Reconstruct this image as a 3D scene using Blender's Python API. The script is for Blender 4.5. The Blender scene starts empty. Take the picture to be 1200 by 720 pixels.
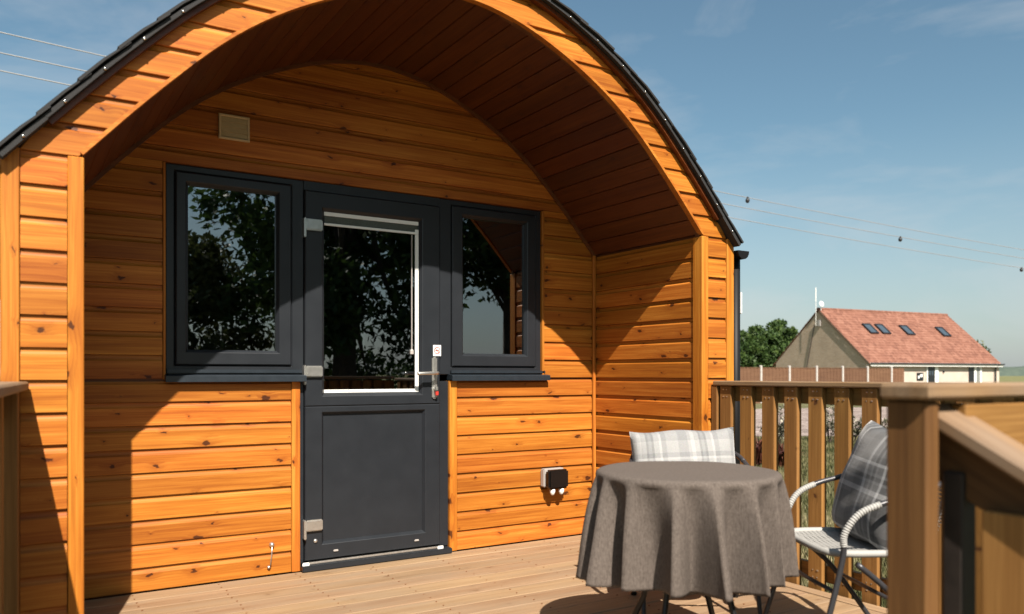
import bpy, bmesh, math, random
import numpy as np
from mathutils import Vector, Matrix
random.seed(7)
rng = np.random.default_rng(11)
S = bpy.context.scene
COL = S.collection
R = math.radians

# ------------------------------------------------------------------ camera
H = 1.07
cd = bpy.data.cameras.new('camera')
cam = bpy.data.objects.new('camera', cd); COL.objects.link(cam)
cam.location = (0, 0, H); cam.rotation_euler = (R(90), 0, R(-32))
cd.sensor_width = 36; cd.lens = 28.2; cd.shift_y = 0.0658
cd.clip_start = 0.05; cd.clip_end = 5000
cd.dof.use_dof = True; cd.dof.focus_distance = 5.6; cd.dof.aperture_fstop = 2.5
S.camera = cam

# ------------------------------------------------------------------ sky, sun, exposure
SUN = Vector((-0.275, -1.0, 1.12)).normalized()          # towards the sun
W = bpy.data.worlds.new('World'); S.world = W; W.use_nodes = True
wt = W.node_tree; wt.nodes.clear()
wo = wt.nodes.new('ShaderNodeOutputWorld'); bg = wt.nodes.new('ShaderNodeBackground')
sky = wt.nodes.new('ShaderNodeTexSky'); sky.sky_type = 'NISHITA'; sky.sun_disc = False
sky.sun_elevation = math.asin(SUN.z); sky.sun_rotation = math.atan2(SUN.x, SUN.y)
sky.air_density = 1.0; sky.dust_density = 1.2; sky.ozone_density = 1.0
tc = wt.nodes.new('ShaderNodeTexCoord')
mp = wt.nodes.new('ShaderNodeMapping'); mp.inputs['Scale'].default_value = (1.6, 1.6, 5.5); mp.inputs['Rotation'].default_value = (0.25, 0.35, 0.4)
nz = wt.nodes.new('ShaderNodeTexNoise'); nz.inputs['Scale'].default_value = 1.7; nz.inputs['Detail'].default_value = 7; nz.inputs['Roughness'].default_value = .58
nz.inputs['Distortion'].default_value = .5
cr = wt.nodes.new('ShaderNodeMapRange'); cr.inputs[1].default_value = .47; cr.inputs[2].default_value = .8; cr.inputs[3].default_value = 0; cr.inputs[4].default_value = .5
mx = wt.nodes.new('ShaderNodeMix'); mx.data_type = 'RGBA'; mx.inputs[7].default_value = (6.0, 6.1, 6.2, 1)
tint = wt.nodes.new('ShaderNodeMix'); tint.data_type = 'RGBA'; tint.blend_type = 'MULTIPLY'; tint.inputs[0].default_value = 1; tint.inputs[7].default_value = (.93, 1.10, 1.0, 1)
L = wt.links.new
L(tc.outputs['Generated'], mp.inputs[0]); L(mp.outputs[0], nz.inputs['Vector']); L(nz.outputs[0], cr.inputs[0])
L(sky.outputs[0], tint.inputs[6]); L(cr.outputs[0], mx.inputs[0]); 
sxw = wt.nodes.new('ShaderNodeSeparateXYZ'); L(tc.outputs['Generated'], sxw.inputs[0])
hz = wt.nodes.new('ShaderNodeMapRange'); hz.interpolation_type = 'SMOOTHSTEP'; hz.inputs[1].default_value = .30; hz.inputs[2].default_value = -.02; hz.inputs[3].default_value = 0; hz.inputs[4].default_value = .55; L(sxw.outputs[2], hz.inputs[0])
hm_ = wt.nodes.new('ShaderNodeMix'); hm_.data_type = 'RGBA'; hm_.inputs[7].default_value = (4.8, 4.9, 5.45, 1); L(hz.outputs[0], hm_.inputs[0]); L(tint.outputs[2], hm_.inputs[6]); L(hm_.outputs[2], mx.inputs[6]); L(mx.outputs[2], bg.inputs[0]); L(bg.outputs[0], wo.inputs[0])
bg.inputs[1].default_value = 0.055
sl = bpy.data.lights.new('sun', 'SUN'); sl.energy = 5.0; sl.angle = R(0.5); sl.color = (1.0, .91, .80)
so = bpy.data.objects.new('sun', sl); COL.objects.link(so)
so.rotation_euler = SUN.to_track_quat('Z', 'Y').to_euler(); so.location = SUN * 30
S.view_settings.view_transform = 'Standard'; S.view_settings.look = 'None'
S.render.engine = 'CYCLES'; S.cycles.diffuse_bounces = 1
S.view_settings.exposure = 1.07; S.view_settings.gamma = 1

# ------------------------------------------------------------------ object helpers
WM = {}
def link(o, parent=None, M=None):
    M = M or Matrix.Identity(4)
    COL.objects.link(o)
    WM[o.name] = M
    if parent is not None:
        o.parent = parent
        o.matrix_local = WM[parent.name].inverted() @ M
    else:
        o.matrix_local = M
    return o
def tag(o, label=None, cat=None, group=None, kind=None):
    if label: o['label'] = label
    if cat: o['category'] = cat
    if group: o['group'] = group
    if kind: o['kind'] = kind
    return o
def thing(name, label, cat, loc=(0, 0, 0), rz=0, group=None):
    o = bpy.data.objects.new(name, None); o.empty_display_size = .1
    link(o, None, Matrix.Translation(loc) @ Matrix.Rotation(rz, 4, 'Z'))
    return tag(o, label, cat, group)
def mesh(name, v, f, mat, smooth=False):
    me = bpy.data.meshes.new(name); me.from_pydata([tuple(p) for p in v], [], f)
    mats = mat if isinstance(mat, (list, tuple)) else [mat]
    for m in mats: me.materials.append(m)
    if smooth: me.polygons.foreach_set('use_smooth', [True]*len(me.polygons))
    bm = bmesh.new(); bm.from_mesh(me); bmesh.ops.recalc_face_normals(bm, faces=bm.faces); bm.to_mesh(me); bm.free()
    return me
def put(name, me, parent=None, M=None):
    return link(bpy.data.objects.new(name, me), parent, M)
def obj(name, v, f, mat, parent=None, M=None, smooth=False):
    return put(name, mesh(name, v, f, mat, smooth), parent, M)
class MB:
    def __init__(s): s.v = []; s.f = []
    def add(s, v, f):
        n = len(s.v); s.v += [tuple(p) for p in v]; s.f += [tuple(i+n for i in q) for q in f]; return s
    def box(s, x0, x1, y0, y1, z0, z1, c=0):
        if c <= 0:
            v = [(x, y, z) for x in (x0, x1) for y in (y0, y1) for z in (z0, z1)]
            return s.add(v, [(0,1,3,2),(4,6,7,5),(0,4,5,1),(2,3,7,6),(0,2,6,4),(1,5,7,3)])
        bm = bmesh.new(); bmesh.ops.create_cube(bm, size=1)
        for q in bm.verts: q.co = ((x0+x1)/2+q.co.x*(x1-x0), (y0+y1)/2+q.co.y*(y1-y0), (z0+z1)/2+q.co.z*(z1-z0))
        bmesh.ops.bevel(bm, geom=list(bm.edges), offset=c, segments=2, affect='EDGES')
        bm.verts.index_update(); v = [tuple(q.co) for q in bm.verts]; f = [tuple(q.index for q in p.verts) for p in bm.faces]; bm.free()
        return s.add(v, f)
    def tube(s, pts, r, n=8, cap=True, rings=None):
        pts = [Vector(p) for p in pts]; m = len(pts); V = []; F = []
        up = None
        for i, p in enumerate(pts):
            t = (pts[min(i+1, m-1)]-pts[max(i-1, 0)]).normalized()
            if up is None:
                up = Vector((0, 0, 1)) if abs(t.z) < .9 else Vector((1, 0, 0))
            a = (up - t*up.dot(t)).normalized(); up = a; b = t.cross(a)
            rr = r[i] if isinstance(r, (list, tuple, np.ndarray)) else r
            for k in range(n):
                q = 2*math.pi*k/n; V.append(p + a*rr*math.cos(q) + b*rr*math.sin(q))
        for i in range(m-1):
            for k in range(n):
                k2 = (k+1) % n; F.append((i*n+k, i*n+k2, (i+1)*n+k2, (i+1)*n+k))
        if cap: F.append(tuple(range(n))[::-1]); F.append(tuple(range((m-1)*n, m*n)))
        return s.add(V, F)
    def lathe(s, prof, n=20, M=None):
        V = []; F = []
        for r_, z in prof:
            for k in range(n):
                q = 2*math.pi*k/n; V.append(Vector((r_*math.cos(q), r_*math.sin(q), z)))
        for i in range(len(prof)-1):
            for k in range(n):
                k2 = (k+1) % n; F.append((i*n+k, i*n+k2, (i+1)*n+k2, (i+1)*n+k))
        F.append(tuple(range(n))[::-1]); F.append(tuple(range((len(prof)-1)*n, len(prof)*n)))
        if M: V = [M @ q for q in V]
        return s.add(V, F)
    def loops(s, ls, close=False):
        n = len(ls[0]); V = [p for l in ls for p in l]; F = []
        m = len(ls)
        for i in range(m if close else m-1):
            j = (i+1) % m
            for k in range(n):
                k2 = (k+1) % n; F.append((i*n+k, i*n+k2, j*n+k2, j*n+k))
        return s.add(V, F)
    def ob(s, name, mat, parent=None, M=None, smooth=False):
        return obj(name, s.v, s.f, mat, parent, M, smooth)
def rect(x0, x1, z0, z1, y): return [(x0, y, z0), (x1, y, z0), (x1, y, z1), (x0, y, z1)]
def frame_ring(mb, o, i, yf, yb, c=.004, bevel=.018, bd=.014):
    """mitred frame between outer rect o and inner rect i = (x0,x1,z0,z1); inner edge bevelled towards the glass"""
    ox0, ox1, oz0, oz1 = o; ix0, ix1, iz0, iz1 = i; b = bevel
    mb.loops([rect(ox0, ox1, oz0, oz1, yb), rect(ox0, ox1, oz0, oz1, yf+c), rect(ox0+c, ox1-c, oz0+c, oz1-c, yf),
              rect(ix0-b, ix1+b, iz0-b, iz1+b, yf), rect(ix0-b*.8, ix1+b*.8, iz0-b*.8, iz1+b*.8, yf+.002), rect(ix0, ix1, iz0, iz1, yf+bd), rect(ix0, ix1, iz0, iz1, yb)], close=True)
    return mb
def axes(o, ex, ez):
    ex = Vector(ex).normalized(); ez = Vector(ez); ez = (ez - ex*ez.dot(ex)).normalized(); ey = ez.cross(ex)
    M = Matrix((ex, ey, ez)).transposed().to_4x4(); M.translation = Vector(o); return M
BC = {}
def plank(name, parent, mat, o, ex, ez, L_, W_, T_, c=.003):
    """timber with its grain along local x: starts at o, width W_ along ez, thickness T_ across"""
    key = (name, round(L_, 3), round(W_, 4), round(T_, 4), mat.name, c)
    if key not in BC:
        mb = MB(); bm = bmesh.new(); bmesh.ops.create_cube(bm, size=1)
        for q in bm.verts: q.co = (L_*(q.co.x+.5), T_*q.co.y, W_*q.co.z)
        bmesh.ops.bevel(bm, geom=list(bm.edges), offset=c, segments=1, affect='EDGES')
        me = bpy.data.meshes.new(name); bm.to_mesh(me); bm.free(); me.materials.append(mat); BC[key] = me
    return put(name, BC[key], parent, axes(o, ex, ez))

# ------------------------------------------------------------------ materials
def newmat(name):
    m = bpy.data.materials.new(name); m.use_nodes = True; nt = m.node_tree
    b = nt.nodes['Principled BSDF']; return m, nt, b
def nd(nt, t, **k):
    n = nt.nodes.new('ShaderNode'+t)
    for a, v in k.items():
        if isinstance(a, str) and hasattr(n, a): setattr(n, a, v)
    return n
def ramp(nt, stops):
    n = nt.nodes.new('ShaderNodeValToRGB'); e = n.color_ramp.elements
    while len(e) < len(stops): e.new(.5)
    for q, (p, c) in zip(e, stops): q.position = p; q.color = (*c, 1) if len(c) == 3 else c
    return n
def math_(nt, op, a, b=None):
    n = nt.nodes.new('ShaderNodeMath'); n.operation = op
    for i, v in enumerate((a, b)):
        if v is None: continue
        if isinstance(v, (int, float)): n.inputs[i].default_value = v
        else: nt.links.new(v, n.inputs[i])
    return n.outputs[0]
def mixc(nt, fac, a, b, mode='MIX'):
    n = nt.nodes.new('ShaderNodeMix'); n.data_type = 'RGBA'; n.blend_type = mode
    for i, v in ((0, fac), (6, a), (7, b)):
        if isinstance(v, (int, float)): n.inputs[i].default_value = v
        elif isinstance(v, tuple): n.inputs[i].default_value = (*v, 1)
        else: nt.links.new(v, n.inputs[i])
    return n.outputs[2]
def bump(nt, b, h, strength=.3, dist=.002):
    n = nt.nodes.new('ShaderNodeBump'); n.inputs['Strength'].default_value = strength; n.inputs['Distance'].default_value = dist
    nt.links.new(h, n.inputs['Height']); nt.links.new(n.outputs[0], b.inputs['Normal'])
def wood(name, dark, mid, light, knot=(.1, .03, .01), rough=.5, knots=.5, var=.18, ribs=False, grey=None, bstr=.25, spec=.4):
    m, nt, b = newmat(name); lk = nt.links.new
    t = nd(nt, 'TexCoord'); oi = nd(nt, 'ObjectInfo')
    sx = nd(nt, 'SeparateXYZ'); lk(t.outputs['Object'], sx.inputs[0])
    x = math_(nt, 'ADD', sx.outputs[0], math_(nt, 'MULTIPLY', oi.outputs['Random'], 57.0))
    z = math_(nt, 'ADD', sx.outputs[2], math_(nt, 'MULTIPLY', oi.outputs['Random'], 13.0))
    y = sx.outputs[1]
    # knots
    kc = nd(nt, 'CombineXYZ'); lk(math_(nt, 'MULTIPLY', x, 4.6), kc.inputs[0]); lk(math_(nt, 'MULTIPLY', z, 9.0), kc.inputs[1])
    kn = nd(nt, 'TexNoise'); kn.inputs['Scale'].default_value = 5.0; kn.inputs['Detail'].default_value = 3; lk(kc.outputs[0], kn.inputs['Vector'])
    kw = mixc(nt, .16, kc.outputs[0], kn.outputs['Color'], 'LINEAR_LIGHT')
    vo = nd(nt, 'TexVoronoi'); vo.voronoi_dimensions = '2D'; vo.inputs['Scale'].default_value = 1; lk(kw, vo.inputs['Vector'])
    sc = nd(nt, 'SeparateColor'); lk(vo.outputs['Color'], sc.inputs[0])
    on = math_(nt, 'GREATER_THAN', sc.outputs[0], 1-knots)
    size = math_(nt, 'ADD', math_(nt, 'MULTIPLY', math_(nt, 'POWER', sc.outputs[1], 2.0), .085), .022)
    kd = math_(nt, 'DIVIDE', vo.outputs['Distance'], size)
    mr = nd(nt, 'MapRange'); mr.interpolation_type = 'SMOOTHSTEP'; lk(kd, mr.inputs[0]); mr.inputs[1].default_value = 1.2; mr.inputs[2].default_value = .7
    kf = math_(nt, 'MULTIPLY', mr.outputs[0], on)
    mr2 = nd(nt, 'MapRange'); mr2.interpolation_type = 'SMOOTHSTEP'; lk(kd, mr2.inputs[0]); mr2.inputs[1].default_value = 5; mr2.inputs[2].default_value = .3
    halo = math_(nt, 'MULTIPLY', mr2.outputs[0], on)
    # grain, bent round the knots
    zz = math_(nt, 'ADD', z, math_(nt, 'MULTIPLY', halo, .012))
    gc = nd(nt, 'CombineXYZ'); lk(math_(nt, 'MULTIPLY', x, 1.6), gc.inputs[0]); lk(math_(nt, 'MULTIPLY', y, 55.0), gc.inputs[1]); lk(math_(nt, 'MULTIPLY', zz, 75.0), gc.inputs[2])
    g1 = nd(nt, 'TexNoise'); g1.inputs['Scale'].default_value = 1; g1.inputs['Detail'].default_value = 5; g1.inputs['Roughness'].default_value = .62; g1.inputs['Distortion'].default_value = .35; lk(gc.outputs[0], g1.inputs['Vector'])
    bc = nd(nt, 'CombineXYZ'); lk(math_(nt, 'MULTIPLY', x, .9), bc.inputs[0]); lk(math_(nt, 'MULTIPLY', y, 9.0), bc.inputs[1]); lk(math_(nt, 'MULTIPLY', zz, 13.0), bc.inputs[2])
    g2 = nd(nt, 'TexNoise'); g2.inputs['Scale'].default_value = 1; g2.inputs['Detail'].default_value = 3; lk(bc.outputs[0], g2.inputs['Vector'])
    fc = nd(nt, 'CombineXYZ'); lk(math_(nt, 'MULTIPLY', x, 5.0), fc.inputs[0]); lk(math_(nt, 'MULTIPLY', y, 200.0), fc.inputs[1]); lk(math_(nt, 'MULTIPLY', zz, 270.0), fc.inputs[2])
    g3 = nd(nt, 'TexNoise'); g3.inputs['Scale'].default_value = 1; g3.inputs['Detail'].default_value = 3; lk(fc.outputs[0], g3.inputs['Vector'])
    gg = math_(nt, 'ADD', math_(nt, 'ADD', math_(nt, 'MULTIPLY', g1.outputs[0], .42), math_(nt, 'MULTIPLY', g2.outputs[0], .36)), math_(nt, 'MULTIPLY', g3.outputs[0], .22))
    cr_ = ramp(nt, [(.34, dark), (.5, mid), (.64, light)]); lk(gg, cr_.inputs[0])
    c = mixc(nt, math_(nt, 'MULTIPLY', halo, .45), cr_.outputs[0], dark)
    stn = nd(nt, 'MapRange'); lk(g1.outputs[0], stn.inputs[0]); stn.inputs[1].default_value = .66; stn.inputs[2].default_value = .78; stn.inputs[4].default_value = .45
    c = mixc(nt, stn.outputs[0], c, knot)
    c = mixc(nt, math_(nt, 'MULTIPLY', kf, .9), c, knot)
    hv = nd(nt, 'HueSaturation'); lk(c, hv.inputs['Color'])
    r2 = math_(nt, 'FRACT', math_(nt, 'MULTIPLY', oi.outputs['Random'], 7.31))
    lk(math_(nt, 'ADD', 1-var/2, math_(nt, 'MULTIPLY', r2, var)), hv.inputs['Value'])
    lk(math_(nt, 'ADD', .4965, math_(nt, 'MULTIPLY', math_(nt, 'FRACT', math_(nt, 'MULTIPLY', oi.outputs['Random'], 3.77)), .009)), hv.inputs['Hue'])
    out = hv.outputs[0]
    if grey:
        wn = nd(nt, 'TexNoise'); wn.inputs['Scale'].default_value = 3.0; wn.inputs['Detail'].default_value = 6
        wc = nd(nt, 'CombineXYZ'); lk(math_(nt, 'MULTIPLY', x, .7), wc.inputs[0]); lk(y, wc.inputs[1]); lk(math_(nt, 'MULTIPLY', z, 4), wc.inputs[2]); lk(wc.outputs[0], wn.inputs['Vector'])
        wm = nd(nt, 'MapRange'); lk(wn.outputs[0], wm.inputs[0]); wm.inputs[1].default_value = .42; wm.inputs[2].default_value = .7; wm.inputs[4].default_value = .75
        out = mixc(nt, wm.outputs[0], out, grey)
    lk(out, b.inputs['Base Color'])
    b.inputs['Roughness'].default_value = rough; b.inputs['Specular IOR Level'].default_value = spec
    h = math_(nt, 'SUBTRACT', g1.outputs[0], math_(nt, 'MULTIPLY', kf, .4))
    if ribs:
        h = math_(nt, 'ADD', math_(nt, 'MULTIPLY', h, .5), math_(nt, 'MULTIPLY', math_(nt, 'SINE', math_(nt, 'MULTIPLY', sx.outputs[2], 2*math.pi/.0125)), .5))
    bump(nt, b, h, bstr if not ribs else .5, .0015)
    return m
def plain(name, col, rough=.5, metal=0, spec=.5, noise=0, nscale=40, b_=0, bs=200):
    m, nt, b = newmat(name)
    b.inputs['Base Color'].default_value = (*col, 1); b.inputs['Roughness'].default_value = rough; b.inputs['Metallic'].default_value = metal; b.inputs['Specular IOR Level'].default_value = spec
    t = nd(nt, 'TexCoord')
    if noise:
        n = nd(nt, 'TexNoise'); n.inputs['Scale'].default_value = nscale; n.inputs['Detail'].default_value = 6; nt.links.new(t.outputs['Object'], n.inputs['Vector'])
        r = ramp(nt, [(.3, tuple(c*(1-noise) for c in col)), (.7, tuple(min(1, c*(1+noise)) for c in col))]); nt.links.new(n.outputs[0], r.inputs[0]); nt.links.new(r.outputs[0], b.inputs['Base Color'])
        rr = nd(nt, 'MapRange'); rr.inputs[3].default_value = rough*.85; rr.inputs[4].default_value = min(1, rough*1.15); nt.links.new(n.outputs[0], rr.inputs[0]); nt.links.new(rr.outputs[0], b.inputs['Roughness'])
    if b_:
        n = nd(nt, 'TexNoise'); n.inputs['Scale'].default_value = bs; n.inputs['Detail'].default_value = 4; nt.links.new(t.outputs['Object'], n.inputs['Vector']); bump(nt, b, n.outputs[0], b_, .002)
    return m
M = {}
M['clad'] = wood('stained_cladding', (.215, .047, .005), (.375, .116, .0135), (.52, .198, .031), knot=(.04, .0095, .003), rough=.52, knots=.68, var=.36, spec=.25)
M['vault'] = wood('shade_darkened_ceiling', (.052, .0115, .0024), (.085, .0205, .004), (.125, .034, .0065), knot=(.05, .014, .006), rough=.45, knots=.5, var=.3)  # same stained wood as the cladding, porch shade put into its colour
M['bead'] = wood('dark_bead', (.09, .03, .01), (.13, .045, .014), (.18, .06, .02), rough=.5, knots=.1)
M['deck'] = wood('deck_timber', (.19, .112, .060), (.27, .172, .098), (.35, .235, .14), knot=(.14, .07, .03), rough=.62, knots=.25, var=.22, ribs=True, grey=(.25, .18, .118), spec=.3)
M['rail'] = wood('treated_timber', (.15, .066, .016), (.235, .11, .028), (.33, .17, .05), knot=(.07, .025, .008), rough=.7, knots=.3, var=.28, spec=.3)
M['post_wood'] = wood('old_post_timber', (.075, .034, .010), (.125, .058, .017), (.19, .095, .03), knot=(.04, .015, .006), rough=.75, knots=.35, spec=.25)
M['rail_shade'] = wood('shade_toned_timber', (.05, .024, .010), (.085, .042, .016), (.12, .062, .024), rough=.8, knots=.2, spec=.2)  # rail timber darkened: shade under the sloping cap is in the colour
M['cap'] = wood('weathered_rail_timber', (.12, .066, .032), (.205, .122, .064), (.30, .19, .10), knot=(.06, .03, .014), rough=.7, knots=.3, var=.2, grey=(.215, .16, .115), spec=.3)
M['anth'] = plain('anthracite_frame', (.014, .0165, .0205), .40, spec=.4, noise=.06, nscale=9, b_=.12, bs=500)
M['sillm'] = plain('anthracite_sill', (.0135, .0195, .0265), .42, noise=.08, nscale=20)
M['alu'] = plain('brushed_aluminium', (.62, .61, .58), .33, metal=.9, noise=.06, nscale=60)
M['chrome'] = plain('chrome', (.7, .69, .66), .16, metal=1)
M['white'] = plain('white_plastic', (.75, .75, .73), .4)
M['cream'] = plain('cream_plastic', (.56, .40, .22), .5, noise=.05)
M['black'] = plain('black_plastic', (.006, .006, .006), .22)
M['grey_pl'] = plain('grey_plastic', (.36, .33, .31), .5)
M['red'] = plain('red_tag', (.45, .03, .02), .5)
M['dark_metal'] = plain('dark_powder_coat', (.045, .045, .05), .34, metal=.3, b_=.05)
M['table_metal'] = plain('black_table_metal', (.01, .01, .011), .4, metal=.2)
M['wrap'] = plain('pale_wicker', (.31, .305, .29), .65, noise=.12, nscale=300)
M['gap_dark'] = plain('dark_gap_fill', (.016, .010, .007), .7, noise=.3, nscale=30)  # near-black, gives the strip the darkness of the gap
M['shingle'] = plain('black_shingle', (.018, .018, .019), .85, noise=.5, nscale=300, b_=.8, bs=400)
M['gutter'] = plain('black_gutter', (.004, .004, .0045), .55, spec=.25)
M['inside'] = plain('pod_interior', (.10, .055, .03), .8)
def glass(name, t=.32):
    m = bpy.data.materials.new(name); m.use_nodes = True; nt = m.node_tree; nt.nodes.clear()
    o = nd(nt, 'OutputMaterial'); tr = nd(nt, 'BsdfTransparent'); tr.inputs[0].default_value = (t*.95, t, t*.97, 1)
    gl = nd(nt, 'BsdfGlossy'); gl.inputs['Roughness'].default_value = 0.0; gl.inputs[0].default_value = (.9, .95, 1, 1)
    fr = nd(nt, 'Fresnel'); fr.inputs[0].default_value = 2.7
    ms = nd(nt, 'MixShader'); nt.links.new(fr.outputs[0], ms.inputs[0]); nt.links.new(tr.outputs[0], ms.inputs[1]); nt.links.new(gl.outputs[0], ms.inputs[2]); nt.links.new(ms.outputs[0], o.inputs[0])
    return m
M['glass'] = glass('tinted_glass')
def cloth(name, c1, c2, scale=700):
    m, nt, b = newmat(name); t = nd(nt, 'TexCoord')
    n1 = nd(nt, 'TexNoise'); n1.inputs['Scale'].default_value = 1; n1.inputs['Detail'].default_value = 3
    mpn = nd(nt, 'Mapping'); mpn.inputs['Scale'].default_value = (330, 330, 40); nt.links.new(t.outputs['Object'], mpn.inputs[0]); nt.links.new(mpn.outputs[0], n1.inputs['Vector'])
    n2 = nd(nt, 'TexNoise'); n2.inputs['Scale'].default_value = 110; n2.inputs['Detail'].default_value = 5; n2.inputs['Roughness'].default_value = .7; nt.links.new(t.outputs['Object'], n2.inputs['Vector'])
    s = math_(nt, 'ADD', math_(nt, 'MULTIPLY', n1.outputs[0], .5), math_(nt, 'MULTIPLY', n2.outputs[0], .5))
    r = ramp(nt, [(.35, c1), (.65, c2)]); nt.links.new(s, r.inputs[0]); nt.links.new(r.outputs[0], b.inputs['Base Color'])
    b.inputs['Roughness'].default_value = .9; b.inputs['Specular IOR Level'].default_value = .1
    bump(nt, b, s, .5, .0015); return m
M['cloth'] = cloth('linen_tablecloth', (.070, .057, .049), (.138, .115, .100))
def plaid(name, base, d1, d2, li, k):
    m, nt, b = newmat(name); t = nd(nt, 'TexCoord'); sx = nd(nt, 'SeparateXYZ'); nt.links.new(t.outputs['Object'], sx.inputs[0])
    def bands(co, ph):
        r = nt.nodes.new('ShaderNodeValToRGB'); r.color_ramp.interpolation = 'CONSTANT'
        e = r.color_ramp.elements
        st = [(0, base), (.16, d1), (.34, base), (.40, li), (.47, base), (.56, d2), (.60, d1), (.66, d2), (.70, base), (.80, li), (.84, d1), (.93, base)]
        while len(e) < len(st): e.new(.5)
        for q, (p, c) in zip(e, st): q.position = p; q.color = (*c, 1)
        nt.links.new(math_(nt, 'FRACT', math_(nt, 'ADD', math_(nt, 'MULTIPLY', co, k), ph)), r.inputs[0]); return r.outputs[0]
    a = bands(sx.outputs[0], .3); c = bands(sx.outputs[2], .55)
    # threads of the two directions alternate
    w = math_(nt, 'SINE', math_(nt, 'MULTIPLY', math_(nt, 'ADD', sx.outputs[0], sx.outputs[2]), 2200.0))
    wf = math_(nt, 'ADD', .5, math_(nt, 'MULTIPLY', w, .12))
    n2 = nd(nt, 'TexNoise'); n2.inputs['Scale'].default_value = 160; n2.inputs['Detail'].default_value = 4; nt.links.new(t.outputs['Object'], n2.inputs['Vector'])
    col = mixc(nt, wf, a, c); col = mixc(nt, .35, col, n2.outputs['Color'], 'SOFT_LIGHT')
    hs = nd(nt, 'HueSaturation'); hs.inputs['Saturation'].default_value = .35; nt.links.new(col, hs.inputs['Color'])
    nt.links.new(hs.outputs[0], b.inputs['Base Color']); b.inputs['Roughness'].default_value = .95; b.inputs['Sheen Weight'].default_value = .3; b.inputs['Specular IOR Level'].default_value = .1
    bump(nt, b, n2.outputs[0], .5, .002); return m
M['plaid_dark'] = plaid('dark_tartan', (.078, .077, .082), (.028, .028, .031), (.155, .154, .16), (.36, .355, .355), 3.6)
M['plaid_pale'] = plaid('pale_tartan', (.275, .272, .265), (.185, .19, .20), (.115, .12, .13), (.37, .366, .355), 4.0)

# ================================================================== the ground
FW = Vector((math.sin(R(32)), math.cos(R(32)), 0)); RT = Vector((math.cos(R(32)), -math.sin(R(32)), 0))
GZ = -.45
def P(lat, dep, z=GZ): return FW*dep + RT*lat + Vector((0, 0, z))
def ground_mat(name, stops, s1, s2, bstr=.6, rough=.95):
    m, nt, b = newmat(name); t = nd(nt, 'TexCoord')
    n1 = nd(nt, 'TexNoise'); n1.inputs['Scale'].default_value = s1; n1.inputs['Detail'].default_value = 8; n1.inputs['Roughness'].default_value = .65
    n2 = nd(nt, 'TexNoise'); n2.inputs['Scale'].default_value = s2; n2.inputs['Detail'].default_value = 5
    for n in (n1, n2): nt.links.new(t.outputs['Object'], n.inputs['Vector'])
    s = math_(nt, 'ADD', math_(nt, 'MULTIPLY', n1.outputs[0], .5), math_(nt, 'MULTIPLY', n2.outputs[0], .5))
    r = ramp(nt, stops); nt.links.new(s, r.inputs[0]); nt.links.new(r.outputs[0], b.inputs['Base Color']); b.inputs['Roughness'].default_value = rough; b.inputs['Specular IOR Level'].default_value = .2
    bump(nt, b, n2.outputs[0], bstr, .02); return m
M['lawn'] = ground_mat('lawn_grass', [(.36, (.045, .05, .02)), (.5, (.095, .095, .042)), (.64, (.21, .185, .11))], 1.4, 45)
M['gravel'] = ground_mat('pale_gravel', [(.38, (.10, .078, .066)), (.5, (.23, .182, .16)), (.64, (.42, .355, .325))], 1.2, 9)
M['field'] = ground_mat('dry_field', [(.3, (.09, .10, .035)), (.5, (.15, .145, .06)), (.7, (.22, .20, .10))], .03, .6)
def sheet(name, pts, mat, z, n=1):
    v = [(p.x, p.y, z) for p in pts]
    return tag(obj(name, v, [tuple(range(len(v)))], mat), kind='structure')
sheet('field', [Vector((-2500, -2500, 0)), Vector((2500, -2500, 0)), Vector((2500, 2500, 0)), Vector((-2500, 2500, 0))], M['field'], GZ-.008)
sheet('lawn', [P(-60, -40), P(60, -40), P(58, 20), P(40, 50), P(20, 44), P(-10, 40), P(-60, 40)], M['lawn'], GZ)
sheet('gravel_drive', [P(2, 19.5), P(13, 19.9), P(45, 22), P(62, 46), P(34, 58), P(27, 46), P(20, 38.3), P(10, 35), P(2, 33)], M['gravel'], GZ+.004)
# far wooded ridge, low on the horizon, distance haze mixed into its colour
M['ridge'] = ground_mat('hazed_woodland', [(.35, (.05, .07, .06)), (.6, (.085, .11, .085))], .02, .12)
V = []; F = []
nx, ny = 90, 7
for j in range(ny):
    for i in range(nx):
        lat = 150+i*13; a = j/(ny-1)
        hgt = (13 + 4*math.sin(i*.21)+2.2*math.sin(i*.83+1)+1.6*random.random())*math.sin(math.pi*min(1, a*1.0))**.7 if 0 < j < ny-1 else 0
        q = P(lat, 720+a*120+12*math.sin(i*.3), GZ-.5+hgt*(1.0)); V.append(q)
for j in range(ny-1):
    for i in range(nx-1): F.append((j*nx+i, j*nx+i+1, (j+1)*nx+i+1, (j+1)*nx+i))
tag(obj('hills', V, F, M['ridge'], smooth=True), kind='structure')

# ================================================================== the pod
XC = 1.78; A = 1.56; YB = 4.297; YF = 3.30
pod = thing('glamping_pod', 'arched orange timber camping pod with dark grey door and windows under a deep porch', 'camping pod', (XC, 3.3, 0))
AP = [(0, 2.842), (.1, 2.838), (.25, 2.815), (.44, 2.757), (.654, 2.662), (.835, 2.562), (.994, 2.45), (1.125, 2.335), (1.25, 2.208), (1.37, 2.083), (1.56, 1.87)]
def smooth_arc(pts, n=60):
    p = np.array([(-x, z) for x, z in pts[::-1]][:-1] + pts)
    d = np.r_[0, np.cumsum(np.hypot(*np.diff(p, axis=0).T))]; t = np.linspace(0, d[-1], n)
    q = np.c_[np.interp(t, d, p[:, 0]), np.interp(t, d, p[:, 1])]
    for _ in range(3): q[1:-1] = .25*q[:-2]+.5*q[1:-1]+.25*q[2:]
    return q
ARC = smooth_arc(AP)
def offset(q, d):
    t = np.gradient(q, axis=0); t /= np.hypot(t[:, 0], t[:, 1])[:, None]; return q + np.c_[-t[:, 1], t[:, 0]]*d
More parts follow.
